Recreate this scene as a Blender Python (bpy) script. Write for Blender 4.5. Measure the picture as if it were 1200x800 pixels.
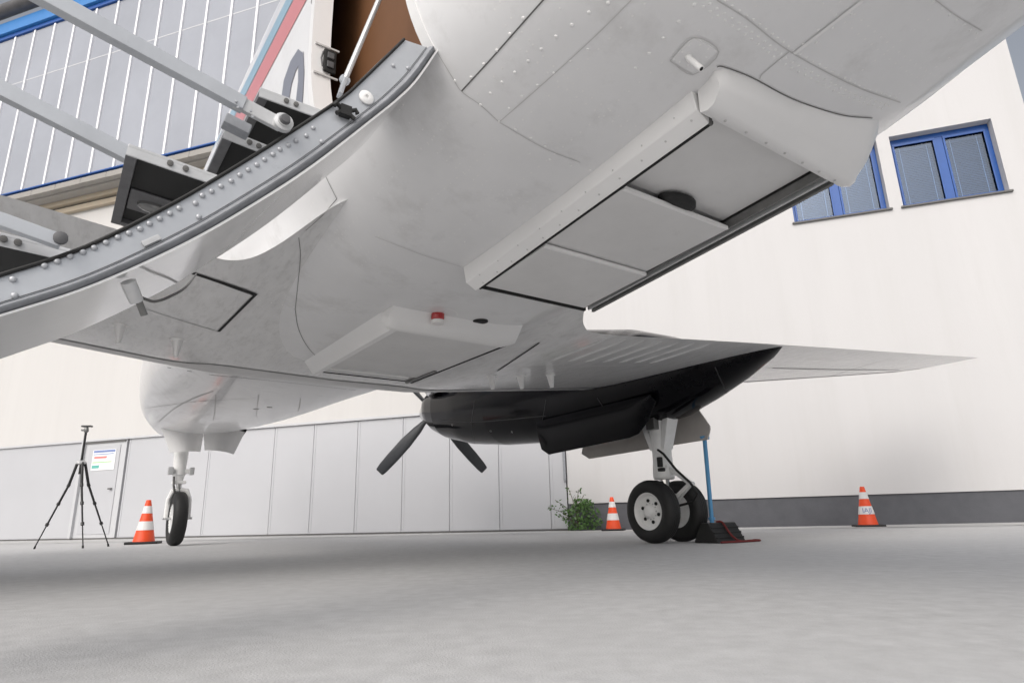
import bpy, bmesh, math, random
import numpy as np
from mathutils import Vector, Matrix
from mathutils.bvhtree import BVHTree
random.seed(7)
for o in list(bpy.data.objects): bpy.data.objects.remove(o)
S = bpy.context.scene
COL = S.collection
R_ = math.radians

# ---------------------------------------------------------------- camera
FPX, PITCH, ROLL, CAMH = 735.0, math.atan(204.5/735), R_(1.5), .23      # pixels of a 1200x800 picture
CAM = Vector((0, 0, CAMH))
fw = Vector((0, math.cos(PITCH), math.sin(PITCH)))
up0 = Vector((0, -math.sin(PITCH), math.cos(PITCH)))
rt = Vector((1, 0, 0))*math.cos(ROLL) - up0*math.sin(ROLL)
up = up0*math.cos(ROLL) + Vector((1, 0, 0))*math.sin(ROLL)
cd = bpy.data.cameras.new('camera'); cam = bpy.data.objects.new('camera', cd); COL.objects.link(cam)
m3 = Matrix((rt, up, -fw)).transposed()
cam.matrix_world = Matrix.Translation(CAM) @ m3.to_4x4()
cd.sensor_width = 36; cd.lens = FPX/1200*36; cd.clip_start = .02; cd.clip_end = 3000
S.camera = cam

# ---------------------------------------------------------------- sky, sun, exposure
SUN_EL, SUN_AZ = R_(38), R_(203)          # azimuth clockwise from +Y: behind the camera, to its left, through cloud
w = bpy.data.worlds.new('World'); S.world = w; w.use_nodes = True
nt = w.node_tree; nt.nodes.clear()
sky = nt.nodes.new('ShaderNodeTexSky'); sky.sky_type = 'NISHITA'; sky.sun_disc = False
sky.sun_elevation = SUN_EL; sky.sun_rotation = SUN_AZ; sky.air_density = 1.0; sky.dust_density = 6.0; sky.ozone_density = 1.0
hsv = nt.nodes.new('ShaderNodeHueSaturation'); hsv.inputs['Saturation'].default_value = .35
bg = nt.nodes.new('ShaderNodeBackground'); bg.inputs['Strength'].default_value = .15
out = nt.nodes.new('ShaderNodeOutputWorld')
nt.links.new(sky.outputs[0], hsv.inputs['Color']); nt.links.new(hsv.outputs[0], bg.inputs[0]); nt.links.new(bg.outputs[0], out.inputs[0])
sl = bpy.data.lights.new('sun', 'SUN'); sl.energy = .8; sl.angle = R_(100); sl.color = (1, .99, .985)
sun = bpy.data.objects.new('sun', sl); COL.objects.link(sun)
sd = Vector((math.sin(SUN_AZ)*math.cos(SUN_EL), math.cos(SUN_AZ)*math.cos(SUN_EL), math.sin(SUN_EL)))
sun.rotation_euler = sd.to_track_quat('Z', 'Y').to_euler(); sun.location = (-4, -6, 12)
S.view_settings.view_transform = 'Standard'; S.view_settings.look = 'None'
S.view_settings.exposure = 0.06; S.view_settings.gamma = 1

# ---------------------------------------------------------------- materials
def mat(name, col, rough=.5, metal=0, noise=0, nscale=8, coat=0, bump=0, bscale=60, spec=.5, detail=6, stretch=None, dirt=None):
    m = bpy.data.materials.new(name); m.use_nodes = True
    t = m.node_tree; b = t.nodes['Principled BSDF']
    b.inputs['Base Color'].default_value = (*col, 1); b.inputs['Roughness'].default_value = rough
    b.inputs['Metallic'].default_value = metal; b.inputs['Specular IOR Level'].default_value = spec
    if coat: b.inputs['Coat Weight'].default_value = coat; b.inputs['Coat Roughness'].default_value = .06
    tc = t.nodes.new('ShaderNodeTexCoord'); src = tc.outputs['Object']
    if stretch:
        mp = t.nodes.new('ShaderNodeMapping'); mp.inputs['Scale'].default_value = stretch
        t.links.new(src, mp.inputs[0]); src = mp.outputs[0]
    if noise:
        n = t.nodes.new('ShaderNodeTexNoise'); n.inputs['Scale'].default_value = nscale; n.inputs['Detail'].default_value = detail
        n.inputs['Roughness'].default_value = .62
        t.links.new(src, n.inputs['Vector'])
        r = t.nodes.new('ShaderNodeValToRGB'); e = r.color_ramp.elements
        e[0].position = .25; e[1].position = .75
        e[0].color = (*[c*(1-noise) for c in col], 1); e[1].color = (*[min(1, c*(1+noise)) for c in col], 1)
        t.links.new(n.outputs['Fac'], r.inputs[0]); last = r.outputs[0]
        if dirt:
            n2 = t.nodes.new('ShaderNodeTexNoise'); n2.inputs['Scale'].default_value = dirt[1]; n2.inputs['Detail'].default_value = 8; n2.inputs['Roughness'].default_value = .7
            t.links.new(src, n2.inputs['Vector'])
            r2 = t.nodes.new('ShaderNodeValToRGB'); r2.color_ramp.elements[0].position = dirt[2]; r2.color_ramp.elements[1].position = dirt[3]
            mx = t.nodes.new('ShaderNodeMix'); mx.data_type = 'RGBA'
            t.links.new(n2.outputs['Fac'], r2.inputs[0]); t.links.new(r2.outputs[0], mx.inputs['Factor'])
            t.links.new(last, mx.inputs['A']); mx.inputs['B'].default_value = (*dirt[0], 1); last = mx.outputs['Result']
        t.links.new(last, b.inputs['Base Color'])
    if bump:
        n = t.nodes.new('ShaderNodeTexNoise'); n.inputs['Scale'].default_value = bscale; n.inputs['Detail'].default_value = 8
        t.links.new(src, n.inputs['Vector'])
        bp = t.nodes.new('ShaderNodeBump'); bp.inputs['Strength'].default_value = bump; bp.inputs['Distance'].default_value = .01
        t.links.new(n.outputs['Fac'], bp.inputs['Height']); t.links.new(bp.outputs[0], b.inputs['Normal'])
    return m
M = {}
M['paint'] = mat('white aircraft paint', (.765, .765, .77), .30, noise=.05, nscale=3, coat=.35, dirt=((.60, .595, .59), 5, .53, .82), bump=.13, bscale=3.5)
M['paint_gloss'] = mat('polished white paint', (.74, .74, .74), .10, noise=.03, nscale=3, coat=1, bump=.22, bscale=3.0)
M['wing'] = mat('wing paint', (.75, .748, .748), .24, noise=.07, nscale=6, coat=.25, stretch=(3.5, 1, 1), dirt=((.53, .525, .52), 10, .50, .84), bump=.30, bscale=2.2)
M['boot'] = mat('de-icing boot', (.64, .635, .63), .42, noise=.08, nscale=12)
M['fair'] = mat('fairing paint', (.82, .815, .81), .30, noise=.03, nscale=4, coat=.25)
M['panel'] = mat('hatch panel paint', (.68, .675, .67), .42, noise=.05, nscale=6, dirt=((.56, .55, .54), 14, .6, .85))
M['black_paint'] = mat('black nacelle paint', (.004, .004, .0055), .12, noise=.25, nscale=10, spec=.16, bump=.05, bscale=4)
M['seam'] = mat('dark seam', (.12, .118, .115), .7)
M['gap'] = mat('open gap', (.012, .012, .012), .8)
M['softseam'] = mat('soft seam', (.54, .535, .53), .6)
M['cowlseam'] = mat('cowl seam', (.022, .022, .024), .6)
M['alu'] = mat('grey painted aluminium', (.46, .48, .51), .36, noise=.10, nscale=9, metal=.25, dirt=((.25, .26, .28), 22, .62, .85))
M['alu_lt'] = mat('light aluminium', (.56, .565, .57), .34, metal=.35, noise=.1, nscale=25)
M['alu_dk'] = mat('dull rail aluminium', (.20, .20, .195), .4, metal=.5, noise=.2, nscale=20)
M['rivet'] = mat('rivet', (.46, .475, .50), .4, metal=.3)
M['rubber'] = mat('black rubber', (.011, .011, .011), .62, noise=.3, nscale=30, bump=.1, bscale=120)
M['seal'] = mat('grey rubber seal', (.25, .26, .28), .5, noise=.2, nscale=30)
M['blackstep'] = mat('black step lining', (.008, .008, .008), .75)
M['stepedge'] = mat('step edge', (.10, .10, .105), .5, noise=.2, nscale=40)
M['lens'] = mat('dull lens', (.13, .13, .13), .15, coat=.5)
M['brown'] = mat('brown cabin lining', (.135, .056, .019), .65, noise=.08, nscale=6)
M['chrome'] = mat('chrome', (.6, .6, .6), .15, metal=1)
M['gearwhite'] = mat('white gear paint', (.83, .83, .82), .35, noise=.06, nscale=20, dirt=((.35, .33, .3), 30, .62, .85))
M['geardoor'] = mat('taupe gear door', (.58, .545, .515), .5, noise=.06, nscale=8)
M['prop'] = mat('dark propeller blade', (.05, .052, .056), .28, noise=.15, nscale=20)
M['red'] = mat('red lens', (.42, .02, .02), .15, coat=.6)
M['stripe_red'] = mat('pale red stripe', (.56, .21, .22), .3)
M['stripe_blue'] = mat('pale blue stripe', (.26, .40, .50), .3)
M['letter'] = mat('grey lettering', (.20, .21, .25), .3)
M['blue'] = mat('blue frame paint', (.010, .075, .30), .35, noise=.08, nscale=10)
M['blue_band'] = mat('blue fascia', (.035, .20, .52), .4, noise=.06, nscale=3)
M['bluerod'] = mat('light blue rod', (.10, .34, .62), .4)
M['plaster'] = mat('white plaster', (.56, .552, .552), .85, noise=.03, nscale=.9, stretch=(1.6, 1.6, .14), dirt=((.535, .527, .522), 2.2, .5, .8), bump=.12, bscale=90)
M['cream'] = mat('cream plaster', (.56, .548, .535), .85, noise=.035, nscale=1.5, stretch=(2.2, 2.2, .1), dirt=((.53, .518, .505), 3, .5, .8), bump=.12, bscale=90)
M['plinth'] = mat('dark grey plinth', (.095, .097, .108), .8, noise=.12, nscale=6, bump=.15, bscale=60)
M['hdoor'] = mat('light grey sheet metal', (.455, .460, .480), .45, noise=.025, nscale=1.2)
M['hframe'] = mat('door frame grey', (.50, .505, .52), .4)
M['glaz'] = mat('frosted glazing', (.325, .34, .38), .5, spec=.25, noise=.10, nscale=.5)
M['mull'] = mat('white mullion', (.84, .84, .86), .4)
M['soffit'] = mat('grey soffit', (.30, .285, .265), .7, noise=.06, nscale=4)
M['tan'] = mat('tan beam', (.40, .34, .26), .7)
M['pipe'] = mat('dark gutter pipe', (.085, .082, .085), .6, noise=.3, nscale=5)
M['concrete'] = mat('concrete', (.49, .49, .492), .8, noise=.14, nscale=16, detail=14, dirt=((.455, .455, .457), 1.1, .46, .76), bump=.3, bscale=220)
M['pave'] = mat('pale pavement', (.47, .465, .46), .85, noise=.12, nscale=2.5, detail=10, bump=.2, bscale=70)
M['orange'] = mat('cone orange', (.86, .085, .02), .45, noise=.06, nscale=9)
M['conewhite'] = mat('cone white', (.78, .76, .75), .4)
M['carbon'] = mat('tripod black', (.012, .012, .013), .35)
M['white'] = mat('notice white', (.82, .82, .82), .5)
M['nblue'] = mat('notice blue', (.18, .24, .45), .5)
M['nred'] = mat('notice red', (.7, .22, .2), .5)
M['ngreen'] = mat('notice green', (.35, .6, .25), .5)
M['nteal'] = mat('notice teal', (.12, .42, .36), .5)
M['leaf'] = mat('leaf', (.06, .13, .028), .5, noise=.5, nscale=14)
M['stem'] = mat('stem', (.10, .08, .05), .8)
M['rope'] = mat('dark red rope', (.13, .015, .015), .8)
M['blind'] = mat('blind slat', (.24, .26, .28), .5)
def glassmat():
    m = bpy.data.materials.new('window glass'); m.use_nodes = True; t = m.node_tree; t.nodes.clear()
    o = t.nodes.new('ShaderNodeOutputMaterial'); mx = t.nodes.new('ShaderNodeMixShader'); mx.inputs[0].default_value = .07
    a = t.nodes.new('ShaderNodeBsdfTransparent'); a.inputs[0].default_value = (.60, .70, .84, 1)
    b = t.nodes.new('ShaderNodeBsdfGlossy'); b.inputs['Roughness'].default_value = .03; b.inputs[0].default_value = (.72, .78, .86, 1)
    t.links.new(a.outputs[0], mx.inputs[1]); t.links.new(b.outputs[0], mx.inputs[2]); t.links.new(mx.outputs[0], o.inputs[0]); return m
M['glass'] = glassmat()
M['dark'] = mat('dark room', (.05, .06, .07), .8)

# ---------------------------------------------------------------- mesh helpers
class MB:
    def __init__(s): s.v = []; s.f = []
    def add(s, vs, fs):
        k = len(s.v); s.v += [tuple(p) for p in vs]; s.f += [tuple(i+k for i in f) for f in fs]; return s
    def box(s, x0, x1, y0, y1, z0, z1):
        return s.add([(x0,y0,z0),(x1,y0,z0),(x1,y1,z0),(x0,y1,z0),(x0,y0,z1),(x1,y0,z1),(x1,y1,z1),(x0,y1,z1)],
                     [(0,3,2,1),(4,5,6,7),(0,1,5,4),(1,2,6,5),(2,3,7,6),(3,0,4,7)])
    def hexa(s, a, b):      # two matching quads
        return s.add(list(a)+list(b), [(0,1,2,3),(7,6,5,4),(0,4,5,1),(1,5,6,2),(2,6,7,3),(3,7,4,0)])
    def beam(s, p, q, wd, ht, side=None):   # rectangular bar from p to q
        p, q = Vector(p), Vector(q); d = (q-p).normalized()
        a = Vector(side) if side else (Vector((0,0,1)) if abs(d.z) < .9 else Vector((0,1,0)))
        b = d.cross(a).normalized(); a = b.cross(d).normalized()
        r = lambda c: [c+b*wd/2+a*ht/2, c-b*wd/2+a*ht/2, c-b*wd/2-a*ht/2, c+b*wd/2-a*ht/2]
        return s.hexa(r(p), r(q))
    def tube(s, pts, rad, seg=10, cap=True):
        pts = [Vector(p) for p in pts]; n = len(pts)
        rad = rad if isinstance(rad, (list, tuple)) else [rad]*n
        rings = []; a = None
        for i, p in enumerate(pts):
            d = (pts[min(i+1, n-1)]-pts[max(i-1, 0)]).normalized()
            if a is None: a = d.orthogonal().normalized()
            a = (a-d*a.dot(d)).normalized(); b = d.cross(a)
            rings.append([p+(a*math.cos(t*2*math.pi/seg)+b*math.sin(t*2*math.pi/seg))*rad[i] for t in range(seg)])
        return s.loft(rings, cap)
    def loft(s, rings, cap=True, closed=True, skip=None):
        m = len(rings[0]); vs = [p for r in rings for p in r]; fs = []
        for i in range(len(rings)-1):
            for j in range(m if closed else m-1):
                if skip and skip(i, j): continue
                fs.append((i*m+j, i*m+(j+1) % m, (i+1)*m+(j+1) % m, (i+1)*m+j))
        if cap: fs.append(tuple(range(m-1, -1, -1))); fs.append(tuple((len(rings)-1)*m+j for j in range(m)))
        return s.add(vs, fs)
    def lathe(s, prof, org=(0,0,0), axis=(0,0,1), seg=24, cap=True):    # prof: (radius, height)
        org = Vector(org); ax = Vector(axis).normalized(); a = ax.orthogonal().normalized(); b = ax.cross(a)
        rings = [[org+ax*h+(a*math.cos(t*2*math.pi/seg)+b*math.sin(t*2*math.pi/seg))*max(r, 1e-4) for t in range(seg)] for r, h in prof]
        return s.loft(rings, cap)
    def build(s, name, m, parent=None, smooth=True, bevel=0, sharp=35, seg=2):
        me = bpy.data.meshes.new(name); me.from_pydata(s.v, [], s.f)
        bm = bmesh.new(); bm.from_mesh(me)
        bmesh.ops.recalc_face_normals(bm, faces=bm.faces)
        if bevel:
            es = [e for e in bm.edges if len(e.link_faces) == 2 and e.calc_face_angle(0) > R_(30)]
            bmesh.ops.bevel(bm, geom=es, offset=bevel, segments=seg, affect='EDGES', profile=.5)
        bm.to_mesh(me); bm.free()
        if smooth:
            me.polygons.foreach_set('use_smooth', [True]*len(me.polygons)); me.set_sharp_from_angle(angle=R_(sharp))
        me.materials.append(M[m] if isinstance(m, str) else m)
        o = bpy.data.objects.new(name, me); COL.objects.link(o)
        if bevel and smooth:
            wm = o.modifiers.new('weighted', 'WEIGHTED_NORMAL'); wm.keep_sharp = True; wm.weight = 100
        if parent: o.parent = parent
        return o
def empty(name, loc, rz=0):
    o = bpy.data.objects.new(name, None); COL.objects.link(o); o.location = loc; o.rotation_euler = (0, 0, rz); return o
def tag(o, label, cat, group=None):
    o['label'] = label; o['category'] = cat
    if group: o['group'] = group
    return o
def inst(o, parent, loc=None):
    c = o.copy(); COL.objects.link(c); c.parent = parent
    if loc is not None: c.location = loc
    return c
def tree_copy(o, parent=None):
    c = o.copy(); COL.objects.link(c); c.parent = parent
    for ch in list(o.children): tree_copy(ch, c)
    return c

# ---------------------------------------------------------------- pixel helpers
def ray(x, y): return fw + rt*((x-600)/FPX) - up*((y-400)/FPX)
def ground(x, y, z=0):
    d = ray(x, y); return CAM + d*((z-CAMH)/d.z)
HD = R_(36)                                   # the aircraft's heading
AF = Vector((-math.sin(HD), math.cos(HD), 0)); AR = Vector((math.cos(HD), math.sin(HD), 0))
AO = ground(203, 639.5) + AR*.11
def loc(P): d = Vector(P)-AO; return Vector((d.dot(AR), d.dot(AF), d.z))
CL = loc(CAM)
def rl(x, y): d = ray(x, y); return Vector((d.dot(AR), d.dot(AF), d.z))
def atY(x, y, v): d = rl(x, y); return CL + d*((v-CL.y)/d.y)
def atX(x, y, v): d = rl(x, y); return CL + d*((v-CL.x)/d.x)
def atZ(x, y, v): d = rl(x, y); return CL + d*((v-CL.z)/d.z)

# ================================================================ GROUND
g = MB().add([(-400,-400,0),(400,-400,0),(400,600,0),(-400,600,0)], [(0,1,2,3)]).build('ground', 'concrete'); g['kind'] = 'structure'
TH = math.atan(.322)
WU = Vector((math.cos(TH), -math.sin(TH), 0)); WV = Vector((math.sin(TH), math.cos(TH), 0)); P0 = Vector((0, 9.93, 0))
def wp(u, n, z=0): return P0 + WU*u - WV*n + Vector((0, 0, z))       # n: metres out of the wall towards the apron
pv = MB()
edge = [(-40, 2.15), (-14, 1.95), (-9, 2.0), (-5, 1.75), (-2, 1.35), (1, 1.2), (4, 1.15), (8, 1.2), (30, 1.2)]
pv.add([wp(u, n, .004) for u, n in edge]+[wp(u, -.2, .004) for u, n in edge], [(i, i+1, i+1+len(edge), i+len(edge)) for i in range(len(edge)-1)])
p = pv.build('pavement', 'pave'); p['kind'] = 'structure'

# ================================================================ HANGAR
hg = empty('hangar', P0, -TH)
tag(hg, 'large hangar with grey sliding doors below and tall frosted glazing under a blue fascia', 'hangar')
# local frame: x along the wall, y away from the apron, z up
b = MB().box(-30, .82, .02, 30, 1.9, 7.55).build('wall', 'cream', hg, False)
MB().box(-30, .82, .10, 30, -.3, 1.88).build('door_backing', 'hdoor', hg, False)
seams = [-30, -26.6, -23.2, -19.8, -16.4, -13.0, -9.16]
right = [-7.98, -6.0, -4.55, -3.72, -2.84, -1.97, -1.12, -.28, .54, .80]
for a, c in list(zip(seams[:-1], seams[1:])) + list(zip(right[:-1], right[1:])):
    MB().box(a+.002, c-.002, .012, .095, .03, 1.885).build('sliding_door_panel', 'hdoor', hg, True, .006)
    MB().box(a+.012, a+.05, .0095, .011, .06, 1.87).build('panel_rib', 'hdoor', hg, True, .004)
MB().box(-30, .80, -.03, .011, 1.886, 1.93).build('door_head_rail', 'hframe', hg, True, .006)
MB().box(-30, .80, .0, .09, 0.0, .026).build('floor_track', 'seam', hg, False)
pd = MB().box(-9.14, -8.02, .0, .06, .03, 1.885).build('personnel_door', 'hframe', hg, True, .006)
MB().box(-8.98, -8.16, -.012, -.002, .10, 1.79).build('door_leaf', 'hdoor', pd, True, .004)
MB().box(-9.16, -9.09, -.055, -.002, .03, 1.884).build('door_jamb', 'hframe', pd, True, .004)
MB().box(-9.11, -8.04, -.022, -.002, 1.845, 1.875).build('door_head_seal', 'seam', pd)
MB().box(-8.30, -8.22, -.06, -.013, .93, .955).build('door_handle', 'seam', pd, True, .006)
nb = MB().box(-8.85, -8.25, -.022, -.013, 1.31, 1.71).build('notice', 'white', pd, False)
for nm, mm, x0, x1, z0, z1 in (('notice_header', 'nblue', -8.83, -8.27, 1.655, 1.70), ('notice_line', 'nblue', -8.83, -8.30, 1.615, 1.63), ('notice_line', 'nred', -8.80, -8.47, 1.54, 1.58), ('notice_line', 'ngreen', -8.83, -8.33, 1.455, 1.475), ('notice_line', 'nteal', -8.83, -8.64, 1.35, 1.41)):
    MB().box(x0, x1, -.0255, -.0225, z0, z1).build(nm, mm, pd, False)
# upper glazed storey, standing half a metre proud
OFF = -.5
MB().box(-30, .9, OFF+.12, 30, 7.56, 12.98).build('glazing_backing', 'soffit', hg, False)
for i in range(62):
    x = -30+i*.505
    if x > .7: break
MSP = .70; x0 = -12.42
xs = [x0+i*MSP for i in range(-24, 19)]
for a, c in zip(xs[:-1], xs[1:]):
    MB().box(a+.03, c-.03, OFF, OFF+.07, 7.84, 12.5).build('glazing_panel', 'glaz', hg, False)
for a in xs:
    MB().box(a-.028, a+.028, OFF-.03, OFF+.06, 7.82, 12.5).build('mullion', 'mull', hg, True, .006)
for a, c in zip(xs[:-1], xs[1:]):
    MB().box(a+.03, c-.03, OFF-.003, OFF+.02, 10.99, 11.02).build('transom', 'hframe', hg, False)
MB().box(-29.9, .9, OFF-.05, OFF+.11, 12.51, 12.62).build('fascia_trim', 'blue', hg, True, .01)
MB().box(-30, .9, OFF-.12, OFF+.12, 12.63, 12.985).build('fascia', 'blue_band', hg, True, .02)
MB().box(-30, .9, OFF-.05, OFF+.11, 7.775, 7.81).build('sill_trim', 'blue', hg, True, .01)
for i in range(40):
    a = -29.6+i*.76
    MB().box(a+.004, a+.756, OFF-.03, .0, 7.60+.001*(i % 3), 7.735).build('soffit_panel', 'soffit', hg, True, .004)
MB().box(-30, .82, -.16, .018, 7.45, 7.575).build('tan_beam', 'tan', hg, True, .01)
MB().box(-30, .82, -.09, .017, 7.27, 7.40).build('tan_beam', 'tan', hg, True, .01)
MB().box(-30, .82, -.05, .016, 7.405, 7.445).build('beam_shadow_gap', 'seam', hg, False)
MB().box(-30.2, 1.0, OFF-.02, 30, 12.99, 13.06).build('roof_edge', 'mull', hg, True, .02)
MB().tube([(-30+i*1.0, OFF-.22, 13.24) for i in range(32)], .165, 12).build('gutter_pipe', 'pipe', hg)

# ================================================================ OFFICE BUILDING (right)
ob = empty('office_building', wp(.82, 0), -TH)
tag(ob, 'white plastered building with blue framed windows and dark grey plinth', 'building')
W_, Hh = 6.78, 6.95
wins = [(3.65, 4.91), (5.08, 6.36)]       # local x spans
z0w, z1w = 4.33, 5.46
wl = MB()
xsx = [0, wins[0][0], wins[0][1], wins[1][0], wins[1][1], W_]
wl.box(0, W_, 0, .3, .385, z0w); wl.box(0, W_, 0, .3, z1w, Hh)
wl.box(0, wins[0][0], 0, .3, z0w, z1w); wl.box(wins[0][1], wins[1][0], 0, .3, z0w, z1w); wl.box(wins[1][1], W_, 0, .3, z0w, z1w)
# fuse the pieces into one clean front so no joint shows
wl2 = MB()
def plate(y):
    return None
gx = xsx; gz = [.385, z0w, z1w, Hh]
vs, fs = [], []
for y in (0, .3):
    for zz in gz:
        for xx in gx: vs.append((xx, y, zz))
nx, nz = len(gx), len(gz); off = nx*nz
hole = {(1, 1), (3, 1)}
for k in range(nz-1):
    for i in range(nx-1):
        if (i, k) in hole:
            a, b_, c, d = k*nx+i, k*nx+i+1, (k+1)*nx+i+1, (k+1)*nx+i
            fs += [(a, b_, b_+off, a+off), (b_, c, c+off, b_+off), (c, d, d+off, c+off), (d, a, a+off, d+off)]
        else:
            fs.append((k*nx+i, k*nx+i+1, (k+1)*nx+i+1, (k+1)*nx+i)); fs.append(tuple(off+q for q in (k*nx+i, (k+1)*nx+i, (k+1)*nx+i+1, k*nx+i+1)))
wl2.add(vs, fs)
wl2.build('wall', 'plaster', ob, False)
MB().box(W_-.3, W_-.001, .301, 12, .385, Hh).build('wall', 'plaster', ob, False)
MB().box(0.0, W_-.02, .02, 12, -.2, .384).build('plinth', 'plinth', ob, False)
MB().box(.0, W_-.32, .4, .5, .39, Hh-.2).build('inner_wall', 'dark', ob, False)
MB().box(-.0, W_+.03, -.03, 12.03, Hh+.002, Hh+.06).build('roof_edge', 'alu', ob, True, .008)
MB().box(W_-.02, W_+.09, -.08, .1, Hh-.03, Hh+.10).build('gutter_end', 'pipe', ob, True, .02)
for (a, c) in wins:
    wf = MB(); fwd = .05
    mid = (a+c)/2+.01
    for q in ((a+.002, c-.002, z0w+.002, z0w+fwd), (a+.002, c-.002, z1w-.075, z1w-.002), (a+.002, a+fwd, z0w+fwd, z1w-.075), (c-fwd, c-.002, z0w+fwd, z1w-.075), (mid-.05, mid+.05, z0w+fwd, z1w-.075)):
        wf.box(q[0], q[1], .13, .19, q[2], q[3])
    wo = wf.build('window', 'blue', ob, True, .004)
    for sx0, sx1 in ((a+fwd, mid-.05), (mid+.05, c-fwd)):
        sf = MB(); s_ = .04; Z0, Z1 = z0w+fwd, z1w-.075
        for q in ((sx0, sx1, Z0, Z0+s_*.6), (sx0, sx1, Z1-s_, Z1), (sx0, sx0+s_*.7, Z0+s_*.6, Z1-s_), (sx1-s_*.7, sx1, Z0+s_*.6, Z1-s_)):
            sf.box(q[0]+.001, q[1]-.001, .118, .128, q[2], q[3])
        sf.build('window_sash', 'blue', wo, True, .003)
        MB().box(sx0+.001, sx1-.001, .150, .156, Z0, Z1).build('pane', 'glass', wo, False)
        bl = MB()
        bl.box(sx0+.05, sx1-.03, .21, .235, Z1-.075, Z1-.045)
        nn = 34
        for i in range(nn):
            z = Z0+.03+(Z1-.09-Z0-.03)*i/(nn-1)
            bl.add([(sx0+.06, .212, z), (sx1-.04, .212, z), (sx1-.04, .231, z+.019), (sx0+.06, .231, z+.019)], [(0, 1, 2, 3)])
        bo = bl.build('blind', 'blind', wo, False); bo['kind'] = 'stuff'
        for xc in (sx0+.11, sx1-.09): MB().tube([(xc, .206, Z0+.01), (xc, .206, Z1-.05)], .0035, 6).build('blind_cord', 'white', wo)
    MB().box(a-.03, c+.03, -.035, .125, z0w-.028, z0w-.001).build('window_sill', 'seam', wo, True, .004)
MB().box(-.055, -.012, -.03, .0, .72, 1.18).build('downpipe_guard', 'seal', ob, True, .006)

# ================================================================ AIRCRAFT
ac = empty('twin_turboprop_aircraft', AO, HD)
tag(ac, 'white twin engine turboprop aircraft with black nacelles and its stair door open', 'aircraft')

# ---- fuselage loft
ST = np.array([  # y, half width, z bottom, z mid, z top, bottom exponent
 (2.15,.015,1.58,1.60,1.62,2.0),(2.05,.10,1.50,1.60,1.69,2.0),(1.75,.24,1.42,1.60,1.80,2.1),(1.3,.36,1.365,1.60,1.90,2.2),(.7,.48,1.315,1.60,2.0,2.3),
 (.1,.60,1.285,1.61,2.1,2.3),(-.6,.70,1.23,1.64,2.22,2.3),(-1.3,.77,1.185,1.67,2.42,2.35),(-2.0,.82,1.15,1.72,2.72,2.5),(-2.6,.85,1.13,1.78,2.83,2.6),
 (-3.4,.865,1.115,1.84,2.90,2.8),(-4.2,.865,1.105,1.85,2.91,3.3),(-5.4,.865,1.105,1.86,2.92,3.6),(-6.0,.86,1.105,1.85,2.92,3.4),(-6.6,.84,1.115,1.82,2.90,3.1),(-7.2,.795,1.155,1.78,2.82,3.0),
 (-7.7,.745,1.215,1.80,2.74,3.0),(-8.1,.66,1.305,1.85,2.68,2.9),(-8.4,.63,1.345,1.87,2.65,2.9),(-9.4,.56,1.48,1.96,2.52,2.6),(-10.6,.36,1.72,2.06,2.38,2.3),(-11.5,.16,1.92,2.1,2.27,2.0),(-11.9,.03,2.05,2.1,2.15,2.0)])[::-1]
def stat(y):
    r = [np.mean([np.interp(y+d, ST[:, 0], ST[:, k]) for d in (-.16, -.08, 0, .08, .16)]) for k in range(1, 6)]
    return r
NS = 96
def ring(y, k=1.0, dz=0):
    w_, zb, zm, zt, n = stat(y); P = []
    if y > 1.95: w_ *= .9
    for j in range(NS):
        a = 2*math.pi*j/NS; s, c = math.sin(a), math.cos(a)
        nn = n if c > 0 else 3.0
        x = -w_*math.copysign(abs(s)**(2/nn), s)
        z = zm - (zm-zb)*abs(c)**(2/nn) if c > 0 else zm + (zt-zm)*abs(c)**(2/nn)
        P.append(Vector((x*k, y, zm+(z-zm)*k)))
    return P
DA, DF = -7.20, -6.58                       # door opening, aft and forward edge
ys = sorted(set([round(v, 3) for v in np.arange(-11.9, 2.16, .12)] + [DA, DF, 2.15]))
J0, J1 = 15, 37
skip = lambda i, j: ys[i] >= DA-1e-6 and ys[i+1] <= DF+1e-6 and J0 <= j < J1
fus = MB().loft([ring(y) for y in ys], True, True, skip).build('fuselage', 'paint', ac, True, 0, 50)
FB = BVHTree.FromPolygons([v.co.copy() for v in fus.data.vertices], [tuple(p.vertices) for p in fus.data.polygons])
liny = [y for y in ys if -8.3 <= y <= -4.0]
skl = lambda i, j: liny[i] >= DA-1e-6 and liny[i+1] <= DF+1e-6 and J0 <= j < J1
MB().loft([ring(y, .955) for y in liny], True, True, skl).build('cabin_lining', 'brown', fus)
MB().box(-.66, -.63, DA-.12, DF+1.2, 1.40, 2.60).build('cabin_partition', 'brown', fus, False)
# rim of the opening
rim = MB()
for (yy, s) in ((DA, 1), (DF, -1)):
    a = ring(yy); b2 = ring(yy, .93); c_ = ring(yy, 1.004)
    for j in range(J0, J1):
        rim.hexa([c_[j], c_[j+1], b2[j+1], b2[j]], [v+Vector((0, s*.035, 0)) for v in (c_[j], c_[j+1], b2[j+1], b2[j])])
for j in (J0, J1):
    yy2 = [y for y in ys if DA <= y <= DF]
    for y1, y2 in zip(yy2[:-1], yy2[1:]):
        a, b2 = ring(y1, 1.004)[j], ring(y2, 1.004)[j]; c_, d_ = ring(y1, .93)[j], ring(y2, .93)[j]
        t = Vector((0, 0, .03 if j == J0 else -.03))
        rim.hexa([a, b2, d_, c_], [v+t for v in (a, b2, d_, c_)])
rim.build('door_frame', 'fair', ac)

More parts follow.
